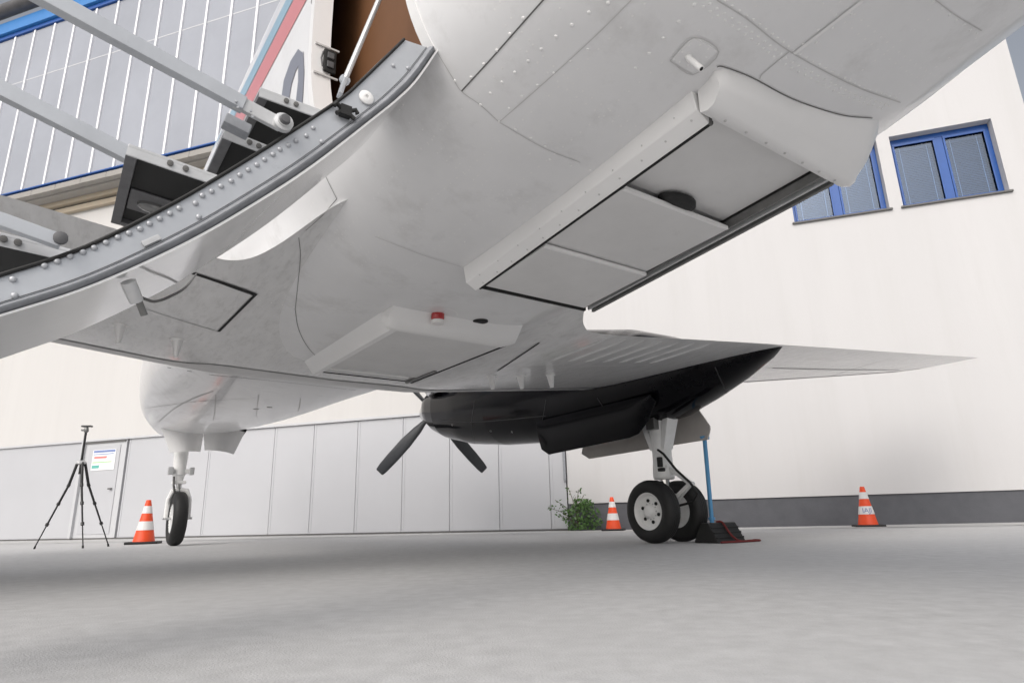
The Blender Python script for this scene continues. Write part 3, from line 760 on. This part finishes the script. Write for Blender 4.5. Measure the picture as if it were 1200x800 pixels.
# ---- main gear
GY, WR = -4.86, .24
def main_gear(cx, s):
    leg = MB()
    leg.lathe([(.080, .62), (.086, .56), (.086, .50), (.075, .485)], (cx, GY, 0), (0, 0, 1), 20)
    leg.lathe([(.080, .60), (.078, .70), (.082, .80), (.092, .92), (.11, 1.02), (.14, 1.15)], (cx, GY, 0), (0, 0, 1), 20)
    for sx in (-1, 1):      # flared side plates at the top
        leg.hexa([V((cx-.06, GY+sx*.075, .72)), V((cx+.05, GY+sx*.075, .72)), V((cx+.06, GY+sx*.20, 1.10)), V((cx-.08, GY+sx*.20, 1.10))],
                 [V((cx-.06, GY+sx*.03, .72)), V((cx+.05, GY+sx*.03, .72)), V((cx+.06, GY+sx*.13, 1.10)), V((cx-.08, GY+sx*.13, 1.10))])
    lo = leg.build('gear_leg', 'gearwhite', ac, True, .006)
    MB().tube([(cx, GY, .52), (cx, GY, .24)], .042, 16).build('oleo_piston', 'chrome', lo)
    MB().tube([(cx-.15, GY, WR), (cx+.15, GY, WR)], .030, 14).build('axle', 'alu_lt', lo)
    tl = MB()
    e = V((cx, GY-.06, .58)); k_ = V((cx, GY-.26, .44)); d_ = V((cx, GY-.05, .29))
    for ox in (-.03, .03):
        tl.beam(e+V((ox*.6, 0, 0)), k_+V((ox*.3, 0, 0)), .016, .03); tl.beam(k_+V((ox*.3, 0, 0)), d_+V((ox, 0, 0)), .016, .03)
    tl.tube([e-V((.05, 0, 0)), e+V((.05, 0, 0))], .02, 10); tl.tube([k_-V((.035, 0, 0)), k_+V((.035, 0, 0))], .016, 10)
    tl.build('torque_link', 'gearwhite', lo, True, .003)
    MB().tube([(cx-.07, GY-.02, .72), (cx-.075, GY-.08, .68), (cx-.06, GY-.18, .55), (cx-.05, GY-.30, .44), (cx-.03, GY-.34, .36), (cx-.02, GY-.28, .30), (cx, GY-.08, .27)], .010, 8).build('brake_hose', 'rubber', lo)
    bx = MB(); bx.box(cx-.135, cx-.075, GY-.06, GY+.03, .88, 1.0); bx.build('switch_box', 'alu_dk', lo, True, .006)
    bx = MB(); bx.box(cx-.09, cx-.06, GY-.055, GY-.015, .58, .66); bx.box(cx-.085, cx-.055, GY-.07, GY-.01, .545, .575); bx.build('hose_fitting', 'rubber', lo, True, .006)
    for ox in (-.165, .165):
        tp = [(.135, -.055), (.150, -.066), (.185, -.072), (.215, -.066), (.232, -.050), (.2375, -.034)]
        for k in (-.022, 0, .022): tp += [(.239, k-.008), (.2355, k-.004), (.2355, k+.004), (.239, k+.008)]
        tp += [(.2375, .034), (.232, .050), (.215, .066), (.185, .072), (.150, .066), (.135, .055)]
        tp = [(r_, h_) for r_, h_ in tp]
        wh = MB().lathe([(r_*WR/.24, h_) for r_, h_ in tp], (cx+ox, GY, WR), (1, 0, 0), 44, False).build('wheel', 'rubber', ac, True, 0, 60)
        s1 = -1 if ox < 0 else 1
        rm = MB().lathe([(.133, s1*-.052), (.142, s1*-.03), (.142, s1*.045), (.147, s1*.058), (.140, s1*.062), (.128, s1*.056), (.118, s1*.030), (.085, s1*.022), (.055, s1*.030), (.050, s1*.050), (.032, s1*.060), (.004, s1*.062)], (cx+ox, GY, WR), (1, 0, 0), 36).build('rim', 'gearwhite', wh, True, 0, 50)
        hb = MB()
        for k in range(6):
            a = 2*math.pi*k/6+.3
            hb.lathe([(.014, s1*.02), (.0135, s1*.031), (.002, s1*.032)], (cx+ox, GY+.083*math.cos(a), WR+.083*math.sin(a)), (1, 0, 0), 10)
        hb.build('rim_hole', 'gap', wh)
        hb = MB()
        for k in range(12):
            a = 2*math.pi*k/12
            hb.lathe([(.006, s1*.028), (.005, s1*.036)], (cx+ox, GY+.062*math.cos(a), WR+.062*math.sin(a)), (1, 0, 0), 6)
        hb.build('rim_nuts', 'alu_lt', wh)
    MB().lathe([(.09, -.06), (.095, -.03), (.095, .03), (.09, .06)], (cx+.0, GY, WR), (1, 0, 0), 24).build('brake_unit', 'alu_lt', lo)
    # gear doors: inboard painted black, outboard showing its taupe inner face
    for ox, mm in ((-.33*s, 'black_paint'), (.30*s, 'geardoor')):
        rings = []
        for k in range(15):
            t = k/14; y = -3.62+((-5.08 if mm == 'black_paint' else -5.14)+3.62)*t
            zb = (.775+.055*t if mm == 'black_paint' else .752+.035*t) + (0 if t > .06 else (.06-t)*1.0); zt = 1.10+.02*t
            if t > .8: zb += ((t-.8)/.2)**2*(.24 if mm == 'black_paint' else .0)
            if t > .86 and mm == 'geardoor': zt -= ((t-.86)/.14)**2.2*.22
            bw = .055*math.copysign(1, ox)
            P = []
            for q in range(7):
                f_ = q/6; P.append(V((cx+ox+bw*math.sin(f_*math.pi*.5)*1.0-bw, y, zb+(zt-zb)*f_)))
            rings.append(P+[v+V((math.copysign(.014, -ox), 0, .0)) for v in P[::-1]])
        do = MB().loft(rings).build('gear_door', mm, ac, True, .003)
        if mm == 'geardoor':
            MB().box(cx+ox-.075 if s > 0 else cx+ox+.06, cx+ox-.06 if s > 0 else cx+ox+.075, -4.15, -3.92, .93, .95).build('door_bracket', 'seam', do)
    return lo
main_gear(NR, 1); main_gear(-NR, -1)

# ---- nose gear
NX, NY = -.085, .15
NWR = .305
lg = MB()
lg.lathe([(.085, 1.25), (.078, 1.0), (.072, .90), (.072, .80), (.06, .79), (.05, .70)], (NX-.03, NY, 0), (0, 0, 1), 18)
lg.box(NX-.13, NX+.10, NY-.05, NY+.04, .82, .87)
lg.box(NX-.09, NX+.05, NY-.06, NY+.05, .70, .735)
ngl = lg.build('gear_leg', 'gearwhite', ac, True, .006)
MB().tube([(NX-.02, NY, .75), (NX-.01, NY, .60)], .032, 14).build('oleo_piston', 'chrome', ngl)
fk = MB()
for s in (-1, 1):
    fk.tube([(NX-.005, NY, .63), (NX+s*.075, NY-.01, .62), (NX+s*.115, NY-.015, .52), (NX+s*.122, NY-.02, .31)], [.03, .03, .024, .022], 10)
fk.build('wheel_fork', 'gearwhite', ngl)
MB().tube([(NX-.15, NY-.02, NWR), (NX+.16, NY-.02, NWR)], .014, 8).build('axle', 'alu_lt', ngl)
bx = MB(); bx.box(NX-.16, NX-.10, NY-.10, NY-.05, .80, .89); bx.box(NX+.07, NX+.12, NY-.10, NY-.05, .80, .89); bx.build('steering_fitting', 'alu_lt', ngl, True, .008)
MB().tube([(NX-.09, NY-.07, .78), (NX-.085, NY-.09, .68), (NX-.06, NY-.05, .60)], .012, 8).build('hydraulic_hose', 'seam', ngl)
wh = MB().lathe([(.16, -.06), (.19, -.072), (.24, -.078), (.275, -.07), (.295, -.052), (.303, -.03), (NWR, 0), (.303, .03), (.295, .052), (.275, .07), (.24, .078), (.19, .072), (.16, .06)], (NX, NY-.02, NWR), (1, 0, 0), 44, False).build('wheel', 'rubber', ac, True, 0, 60)
MB().lathe([(.15, -.055), (.165, -.062), (.10, -.03), (.05, -.04), (.03, -.06), (.004, -.06)], (NX, NY-.02, NWR), (1, 0, 0), 28).build('rim', 'gearwhite', wh)
MB().lathe([(.15, .055), (.165, .062), (.10, .03), (.05, .04), (.03, .06), (.004, .06)], (NX, NY-.02, NWR), (1, 0, 0), 28).build('rim', 'gearwhite', wh)
def curved_door(px, yb, bulge, name, m):      # px: four corners (upper left, upper right, lower right, lower left) seen from behind
    c4 = [atY(*q, yb) for q in px]; rings = []
    for i in range(11):
        f_ = i/10; P = []
        for k in range(7):
            g_ = k/6; p_ = (c4[0].lerp(c4[1], f_)).lerp(c4[3].lerp(c4[2], f_), g_); P.append(p_+V((0, -bulge*math.sin(math.pi*f_), -.0)))
        rings.append(P+[v+V((0, .012, 0)) for v in P[::-1]])
    return MB().loft(rings).build(name, m, ac, True, 0, 40)
curved_door([(188,498),(240,500),(235,529),(199,530)], -.02, .10, 'gear_door', 'fair')
sd_ = curved_door([(238,500),(287,506),(274,532),(240,527)], -.30, .12, 'gear_door', 'panel')
curved_door([(232,496),(290,503),(284,512),(236,507)], -.24, .0, 'wheel_well', 'gap')

# ---- open stair door: riveted edge frame, steps, hand rail arms
inner = [(471,46),(446,70),(420,95),(397,115),(333,157),(267,198),(200,237),(100,287),(0,320)]
outer = [(513,60),(488,96),(466,118),(440,139),(367,196),(300,240),(220,286),(110,336),(0,372)]
IN = [atY(*q, DA) for q in inner]; OU = [atY(*q, DA) for q in outer]
def ext(L, n=3, bend=.93):
    L = [V((p.x, p.y, p.z)) for p in L]
    for _ in range(n):
        d = L[-1]-L[-2]; L.append(L[-1]+V((d.x, 0, d.z*bend)))
    return L
IN, OU = ext(IN), ext(OU)
def smooth(L, n=6):
    P = []; L2 = [L[0]*2-L[1]]+L+[L[-1]*2-L[-2]]
    for i in range(1, len(L2)-2):
        a, b_, c, d = L2[i-1:i+3]
        for k in range(n):
            t = k/n; P.append(.5*((2*b_)+(c-a)*t+(2*a-5*b_+4*c-d)*t*t+(3*b_-a-3*c+d)*t**3))
    P.append(L[-1]); return P
IN, OU = smooth(IN), smooth(OU)
def mixp(f, dy=0): return [a*(1-f)+b_*f+V((0, dy, 0)) for a, b_ in zip(IN, OU)]
DW = .27
dplate = MB().loft([[a, b_, b_+V((0, .03, 0)), a+V((0, .03, 0))] for a, b_ in zip(mixp(.05), mixp(.70))]).build('stair_door_frame', 'alu', ac, True, 0, 40)
MB().tube(mixp(.05, -.002), .0036, 8).build('edge_seal', 'rubber', dplate)
MB().loft([[a, b_, b_+V((0, .05, 0)), a+V((0, .05, 0))] for a, b_ in zip(mixp(.0, .004), mixp(.045, .004))]).build('inner_flange', 'alu', dplate)
bul = MB(); LL = []
for a, b_, c in zip(mixp(.695), mixp(.84), mixp(.945)):
    LL.append([a+V((0, .004, 0)), a+(b_-a)*.3+V((0, -.006, 0)), a+(b_-a)*.75+V((0, -.011, 0)), b_+V((0, -.010, 0)), b_+(c-b_)*.5+V((0, -.004, 0)), c+V((0, .004, 0)), c+V((0, .03, 0)), a+V((0, .03, 0))])
bul.loft(LL).build('edge_bulb', 'seal', dplate)
t_ = MB(); ml = mixp(.60, -.001); t_.loft([[a, a+(b_-a)*.03, a+(b_-a)*.03+V((0, .004, 0)), a+V((0, .004, 0))] for a, b_ in zip(mixp(.665, -.0015), mixp(1))]); t_.build('plate_edge', 'seam', dplate)
skin = MB().loft([[a+V((0, -.004, 0)), b_+V((0, -.004, 0)), b_+V((0, DW, 0)), a+V((0, DW, 0))] for a, b_ in zip(mixp(.945), mixp(1.0))]).build('stair_door_skin', 'paint_gloss', ac, True, 0, 50)
MB().loft([[a, b_, b_+V((0, .03, 0)), a+V((0, .03, 0))] for a, b_ in zip(mixp(.0, DW-.03), mixp(.94, DW-.03))]).build('stair_door_frame', 'alu', ac, True, 0, 40)
# rivets along the edge frame, each a dome of its own
rvm = MB().lathe([(.0052, 0), (.0048, .0016), (.0036, .0028), (.0018, .0036), (.0005, .0037)], (0, 0, 0), (0, -1, 0), 10)
base = None
def on_frame(px, py, dy=-.001): return atY(px, py, DA+dy)
rp_ = [(15,327),(17,346),(52,311),(67,306),(82,300),(97,295),(110,290),(124,284),(138,278),(151,273),(164,268),(175,262),(187,256),(199,250),(210,244),(229,238),(237,229),(248,224),(259,218),(271,212),(281,205),(291,199),(301,193),(310,187),(320,181),(328,175),(338,170),(347,165),(359,159),(367,150),(233,254),(377,166),(461,77),(478,80)]
for q in rp_:
    p_ = on_frame(*q)
    if base is None: base = rvm.build('rivet', 'rivet', dplate); base.location = p_
    else: inst(base, dplate, p_)
# latch and stop on the plate
q = on_frame(403, 133); t_ = MB()
t_.box(-.012, .012, -.016, 0, -.012, .012)
for s in (-1, 1): t_.tube([(s*.010, -.01, .004), (s*.022, -.012, .010), (s*.026, -.012, .002)], .005, 8); t_.tube([(s*.010, -.01, -.006), (s*.020, -.012, -.014)], .005, 8)
lt = t_.build('door_latch', 'rubber', dplate); lt.location = q
q = on_frame(429, 115); t_ = MB().lathe([(.017, 0), (.017, .004), (.012, .007), (.005, .007), (.004, .003), (.0005, .003)], (0, 0, 0), (0, -1, 0), 20).build('door_stop', 'fair', dplate); t_.location = q
q1, q2 = on_frame(167, 287), on_frame(187, 278)
t_ = MB().beam(q1+V((0, -.003, 0)), q2+V((0, -.003, 0)), .004, .010).build('maker_plate', 'alu_lt', dplate, True, .001)
# steps
def step(o_px, i_px, y0, y1, drop, light=False, th=.022):
    a, b_ = atY(*o_px, y0), atY(*i_px, y0)
    d = (b_-a); d.y = 0; b_ = b_+d*.25
    L = y1-y0
    up_ = V((0, 0, th))
    nrm = V((d.z, 0, -d.x)).normalized()
    if nrm.z > 0: nrm = -nrm
    e = d.normalized()
    def Pt(f, s, h): return a+e*f+V((0, s, 0))+nrm*h
    ln = (b_-a).length
    tr = MB().hexa([Pt(0, 0, 0), Pt(ln, 0, 0), Pt(ln, L, 0), Pt(0, L, 0)], [Pt(0, 0, .006), Pt(ln, 0, .006), Pt(ln, L, .006), Pt(0, L, .006)]).build('step', 'alu_lt', ac, True, .001)
    sd_ = MB(); sd_.hexa([Pt(0, 0, .0061), Pt(ln, 0, .0061), Pt(ln, .004, .0061), Pt(0, .004, .0061)], [Pt(0, 0, th), Pt(ln, 0, th), Pt(ln, .004, th), Pt(0, .004, th)])
    sd_.build('step_end_plate', 'alu_lt', tr)
    nz_ = MB(); nz_.hexa([Pt(0, .0041, .0061), Pt(.018, .0041, .0061), Pt(.018, L, .0061), Pt(0, L, .0061)], [Pt(0, .0041, th), Pt(.018, .0041, th), Pt(.018, L, th), Pt(0, L, th)])
    nz_.hexa([Pt(.0181, L-.02, .0061), Pt(ln, L-.02, .0061), Pt(ln, L, .0061), Pt(.0181, L, .0061)], [Pt(.0181, L-.02, th), Pt(ln, L-.02, th), Pt(ln, L, th), Pt(.0181, L, th)])
    nz_.build('step_nosing', 'stepedge', tr, True, .001)
    MB().hexa([Pt(.0182, .0042, .0062), Pt(ln, .0042, .0062), Pt(ln, L-.0202, .0062), Pt(.0182, L-.0202, .0062)], [Pt(.0182, .0042, .012), Pt(ln, .0042, .012), Pt(ln, L-.0202, .012), Pt(.0182, L-.0202, .012)]).build('step_lining', 'blackstep', tr)
    for f_ in (.45, .62):
        c = Pt(ln*f_*.8, -.001, .011); bo = MB().lathe([(.0055, 0), (.0055, .003), (.002, .004)], c, (0, -1, 0), 10).build('bolt', 'seam', tr)
    if light:
        MB().hexa([Pt(.02, .14, .0125), Pt(.105, .14, .0125), Pt(.105, .235, .0125), Pt(.02, .235, .0125)], [Pt(.02, .14, .0165), Pt(.105, .14, .0165), Pt(.105, .235, .0165), Pt(.02, .235, .0165)]).build('step_light', 'stepedge', tr, True, .002)
        rg = []
        for r_, h_ in ((1, .0166), (.95, .022), (.7, .026), (.3, .027)): rg.append([Pt(.066+.030*r_*math.cos(q*math.pi/8), .19+.022*r_*math.sin(q*math.pi/8), h_) for q in range(16)])
        MB().loft(rg).build('light_lens', 'lens', tr)
    return tr
step((305,102), (372,127), DA+.03, DA+.30, 0)
step((264,150), (328,176), DA+.04, DA+.30, 0)
step((151,168), (258,206), DA+.015, DA+.335, 0, True)
step((-40,262), (60,286), DA+.04, DA+.335, 0)
# arms
def arm(p, q, y0, y1, wd, ht, more=1.25):
    a, b_ = atY(*p, y0), atY(*q, y1); b_ = a+(b_-a)*more
    return MB().beam(a, b_, wd, ht).build('handrail_arm', 'alu', ac, True, .002), a, b_
a1, pa, pb = arm((286,124), (40,-10), DA-.01, DA-.02, .022, .030, 1.35)
t_ = MB(); qv = atY(330, 147, DA-.012)
t_.beam(pa+(pa-pb).normalized()*-.02, qv, .012, .030); t_.build('arm_end', 'alu_lt', a1, True, .003)
MB().lathe([(.019, 0), (.019, .012), (.013, .014), (.013, .018)], qv+V((0, -.004, 0)), (0, -1, 0), 20).build('arm_pivot', 'alu_lt', a1)
MB().lathe([(.011, .018), (.009, .026), (.002, .027)], qv+V((0, -.004, 0)), (0, -1, 0), 12).build('pivot_bolt', 'stepedge', a1)
c1, c2 = atY(262, 141, DA-.008), atY(292, 156, DA-.008)
MB().beam(c1, c2, .03, .022).build('rubber_buffer', 'seal', a1, True, .003)
r_ = MB()
for q in ((277,119),(279,126),(294,130),(296,137)):
    r_.lathe([(.003, 0), (.002, .002)], atY(*q, DA-.023), (0, -1, 0), 8)
r_.build('rivets', 'rivet', a1)
a2, _, pb2 = arm((150,182), (0,105), DA+.30, DA+.30, .024, .034, 1.5)
a3, pa3, pb3 = arm((72,284), (0,258), DA-.01, DA-.012, .018, .022, 3.2)
MB().lathe([(.010, 0), (.010, .008), (.005, .010)], atY(71, 280, DA-.018), (0, -1, 0), 14).build('arm_pivot', 'stepedge', a3)
MB().tube([pb, pb3+V((0, 0, 0))], .014, 12).build('handrail', 'alu_lt', ac)
# door strut, jamb, latch plate and hinge bracket at the opening
s0 = atY(404, 94, -6.98); s1 = atX(470, -60, -.735); 
MB().tube([s0, s1], .0075, 10).build('door_strut', 'alu_lt', ac)
t_ = MB(); t_.lathe([(.014, -.006), (.014, .006)], s0, (0, 1, 0), 14); t_.beam(s0, atY(398, 112, -7.0), .010, .022); t_.build('strut_bracket', 'alu', ac, True, .002)
def jamb(px0, px1, y_off, name, m, lift=.004):
    return decal([(px0[0], px0[1]), (px0[2], px0[3])], [(px1[0], px1[1]), (px1[2], px1[3])], name, m, ac, lift, 12, FB)
jamb((366,-8,366,150), (380,-8,374,150), 0, 'door_jamb_strip', 'fair')
c = atY(386, 74, DF-.037)
t_ = MB(); t_.box(-.022, .020, -.012, .0, -.042, .042)
lp = t_.build('jamb_latch', 'rubber', ac, True, .004); lp.location = c
t_ = MB(); t_.box(-.012, .010, -.018, -.0125, -.028, -.006); t_.box(-.012, .010, -.018, -.0125, .006, .028); t_.tube([(-.024, -.008, .03), (-.030, -.010, .0), (-.024, -.008, -.03)], .003, 8)
t_.build('latch_bolt', 'stepedge', lp, True, .002)
for dz in (-.055, .055):
    MB().box(c.x-.05, c.x+.03, c.y-.004, c.y+.001, c.z+dz-.003, c.z+dz+.003).build('jamb_joint', 'softseam', ac)

# cable and plug hanging below the door
pl0, pl1 = atY(150, 330, DA+.02), atY(160, 353, DA+.04)
pg = MB().tube([pl0, pl0+(pl1-pl0)*.5, pl1], [.012, .012, .011], 14).build('cable_plug', 'alu_lt', ac)
MB().tube([pl1-(pl1-pl0)*.3+V((.004, 0, 0)), atY(169, 369, DA+.05)], .006, 10).build('plug_pin', 'alu_dk', pg)
cp = [atY(163, 347, DA+.04), atY(172, 351, DA+.06), atY(183, 353, DA+.10), atY(200, 347, DA+.2), atY(218, 336, DA+.4), atY(230, 321, -6.12)]
MB().tube(smooth(cp, 5), .0028, 8).build('cable', 'seam', pg)

# ================================================================ THINGS ON THE APRON
def cone(loc_, h, label, rot=0, text=None, tilt=0):
    root = empty('traffic_cone', loc_, rot); tag(root, label, 'traffic cone', 'traffic cones round the aircraft')
    k = h/.5
    prof = lambda z: (.118-(.118-.026)*(z-.02)/.48)*k
    zs = [.022, .155, .255, .345, .43, .5]
    mats = ['orange', 'conewhite', 'orange', 'conewhite', 'orange']
    b_ = MB().box(-.17*k, .17*k, -.17*k, .17*k, 0, .028*k).build('base', 'rubber', root, True, .008)
    for i in range(5):
        e = .0025 if mats[i] == 'conewhite' else 0
        z0, z1 = zs[i]*k, zs[i+1]*k
        pr = [(prof(zs[i])+e-.004, z0), (prof(zs[i])+e, z0+.001), (prof(zs[i+1])+e, z1-.001), (prof(zs[i+1])+e-.004, z1)]
        MB().lathe(pr, (0, 0, 0), (0, 0, 1), 28).build('reflective_band' if mats[i] == 'conewhite' else 'cone_body', mats[i], root)
    if text:
        cu = bpy.data.curves.new('lettering', 'FONT'); cu.body = text; cu.size = .085*k; cu.align_x = 'CENTER'; cu.extrude = .0
        to = bpy.data.objects.new('lettering', cu); COL.objects.link(to)
        dg = bpy.context.evaluated_depsgraph_get(); me = bpy.data.meshes.new_from_object(to.evaluated_get(dg)); bpy.data.objects.remove(to)
        bm = bmesh.new(); bm.from_mesh(me); bmesh.ops.subdivide_edges(bm, edges=bm.edges, cuts=2); 
        for v in bm.verts:
            x, z = v.co.x, .175*k+v.co.y; r = prof(z/k)+.004; a = x/r
            v.co = (r*math.sin(a), -r*math.cos(a), z)
        bm.to_mesh(me); bm.free(); me.materials.clear(); me.materials.append(M['nblue'])
        lo = bpy.data.objects.new('lettering', me); COL.objects.link(lo); lo.parent = root
    return root
cone(ground(168, 637), .565, 'orange and white traffic cone on a black base beside the nose wheel', R_(20))
cone(wp(1.54, .42)+V((0, 0, .004)), .45, 'small orange and white traffic cone between the bush and the main wheels', R_(-15))
cone(ground(1018, 617)+V((0, 0, .0)), .47, 'orange and white traffic cone with lettering, standing alone by the plinth', R_(-18), 'IAJI')

# tripod
tpc = V((-5.30, 7.80, 0))
tr = empty('camera_tripod', tpc); tag(tr, 'black camera tripod with no camera, standing before the hangar door', 'tripod')
feet = [ground(40, 643)-tpc, ground(97, 642)-tpc, ground(127, 640)-tpc]
apex = V((-.04, .0, 1.00))
for f_ in feet:
    f_ = V((f_.x, f_.y, .012)); d = apex-f_
    lgp = MB(); pts = [f_, f_+d*.26, f_+d*.27, f_+d*.50, f_+d*.51, f_+d*.72, f_+d*.73, apex+V((f_.x, f_.y, 0)).normalized()*.04]
    lgp.tube(pts, [.007, .007, .010, .010, .013, .013, .016, .016], 10)
    lo = lgp.build('leg', 'carbon', tr)
    for t in (.26, .50, .72): MB().tube([f_+d*(t-.012), f_+d*(t+.02)], .019, 10).build('leg_lock', 'carbon', lo)
    MB().tube([f_-V((0, 0, .012)), f_+d*.02], [.012, .010], 8).build('rubber_foot', 'rubber', lo)
MB().lathe([(.03, .97), (.055, .985), (.055, 1.01), (.03, 1.025)], (apex.x, 0, 0), (0, 0, 1), 16).build('collar', 'alu_lt', tr)
MB().tube([(apex.x, 0, .86), (apex.x, 0, 1.38)], .014, 12).build('centre_column', 'carbon', tr)
hd_ = MB(); hd_.lathe([(.02, 1.37), (.028, 1.385), (.028, 1.41), (.02, 1.43)], (apex.x, 0, 0), (0, 0, 1), 14); hd_.tube([(apex.x-.005, 0, 1.40), (apex.x-.06, 0, 1.40)], .012, 8)
ho = hd_.build('ball_head', 'alu_dk', tr)
MB().box(apex.x-.055, apex.x+.06, -.03, .03, 1.435, 1.455).build('quick_release_plate', 'carbon', ho, True, .005)

# wheel chock and rope, behind the far main wheel
def local(x, y, z=0): return AO+AR*x+AF*y+V((0, 0, z))
ck = empty('wheel_chock', local(2.93, -5.20), HD); tag(ck, 'black rubber wheel chock behind the main wheel with a red cord', 'wheel chock')
t_ = MB(); t_.hexa([V((-.24, -.13, 0)), V((.10, -.13, 0)), V((.10, .10, 0)), V((-.24, .10, 0))], [V((-.24, -.05, .145)), V((.10, -.05, .145)), V((.10, .02, .145)), V((-.24, .02, .145))])
bd = t_.build('chock_body', 'rubber', ck, True, .012)
for i in range(3):
    f_ = .25+.25*i; t_ = MB(); t_.beam((-.235, -.131+.08*f_, .145*f_), (.095, -.131+.08*f_, .145*f_), .012, .012); t_.build('tread_bar', 'rubber', bd, True, .002)
pts = [V((-.10, -.02, .150)), V((-.08, -.06, .145)), V((-.07, -.115, .06)), V((-.05, -.17, .012)), V((.06, -.19, .01)), V((.14, -.17, .01)), V((.10, -.24, .01)), V((-.1, -.22, .01)), V((-.28, -.18, .01))]
MB().tube(smooth(pts, 5), .008, 8).build('cord', 'rope', ck)
# light blue rod propping the gear door
rb = local(2.985, -5.06); rtop = local(2.975, -5.085, .81)
rd = empty('blue_prop_rod', rb); tag(rd, 'thin light blue rod standing upright between the gear door and the ground', 'rod')
MB().tube([V((0, 0, 0)), rtop-rb], .017, 12).build('rod', 'bluerod', rd)
MB().lathe([(.04, -.012), (.04, .012)], rtop-rb, (0, 0, 1), 14).build('top_collar', 'bluerod', rd)
MB().lathe([(.028, 0), (.028, .02)], (rtop-rb)*.20, (0, 0, 1), 14).build('lower_collar', 'bluerod', rd)

# bush at the wall
bs = empty('ivy_bush', wp(.98, .22)); tag(bs, 'leafy green bush growing at the foot of the white wall', 'bush')
st = MB(); lf = MB(); rnd = random.Random(4)
def leaf(c, s):
    n = V((rnd.uniform(-1, 1), rnd.uniform(-1.4, .3), rnd.uniform(-.3, 1))).normalized(); a = n.orthogonal().normalized(); a.rotate(Matrix.Rotation(rnd.uniform(0, 6.28), 3, n)); b_ = n.cross(a)
    lf.add([c-a*s, c-a*s*.2+b_*s*.62, c+a*s*1.1, c-a*s*.2-b_*s*.62], [(0, 1, 2, 3)])
for i in range(560):
    a = rnd.uniform(0, 6.28); r = .22*math.sqrt(rnd.random()); z = .02+rnd.random()**1.2*.42
    k = math.sqrt(max(.05, 1-(z-.14)**2/.10))
    leaf(V((.10+r*k*1.25*math.cos(a)+.0, r*.7*math.sin(a), z)), rnd.uniform(.016, .03))
for (tx, tz, n_) in ((-.30, .44, 22), (-.40, .34, 18), (-.12, .64, 16), (.05, .58, 18), (-.26, .24, 22), (.0, .48, 18), (.12, .50, 10), (-.20, .34, 18)):
    p0_ = V((.02, 0, .05)); p1_ = V((tx*.4, -.02, tz*.7)); p2_ = V((tx, -.03, tz)); P = [p0_, p1_, p2_]
    st.tube(smooth(P, 4), .004, 6)
    for i in range(n_):
        t = .35+.65*rnd.random(); c = p0_*(1-t)**2+p1_*2*t*(1-t)+p2_*t*t
        leaf(c+V((rnd.gauss(0, .03), rnd.gauss(0, .03), rnd.gauss(0, .03))), rnd.uniform(.016, .028))
st.build('stems', 'stem', bs); lo = lf.build('leaves', 'leaf', bs, False); lo['kind'] = 'stuff'
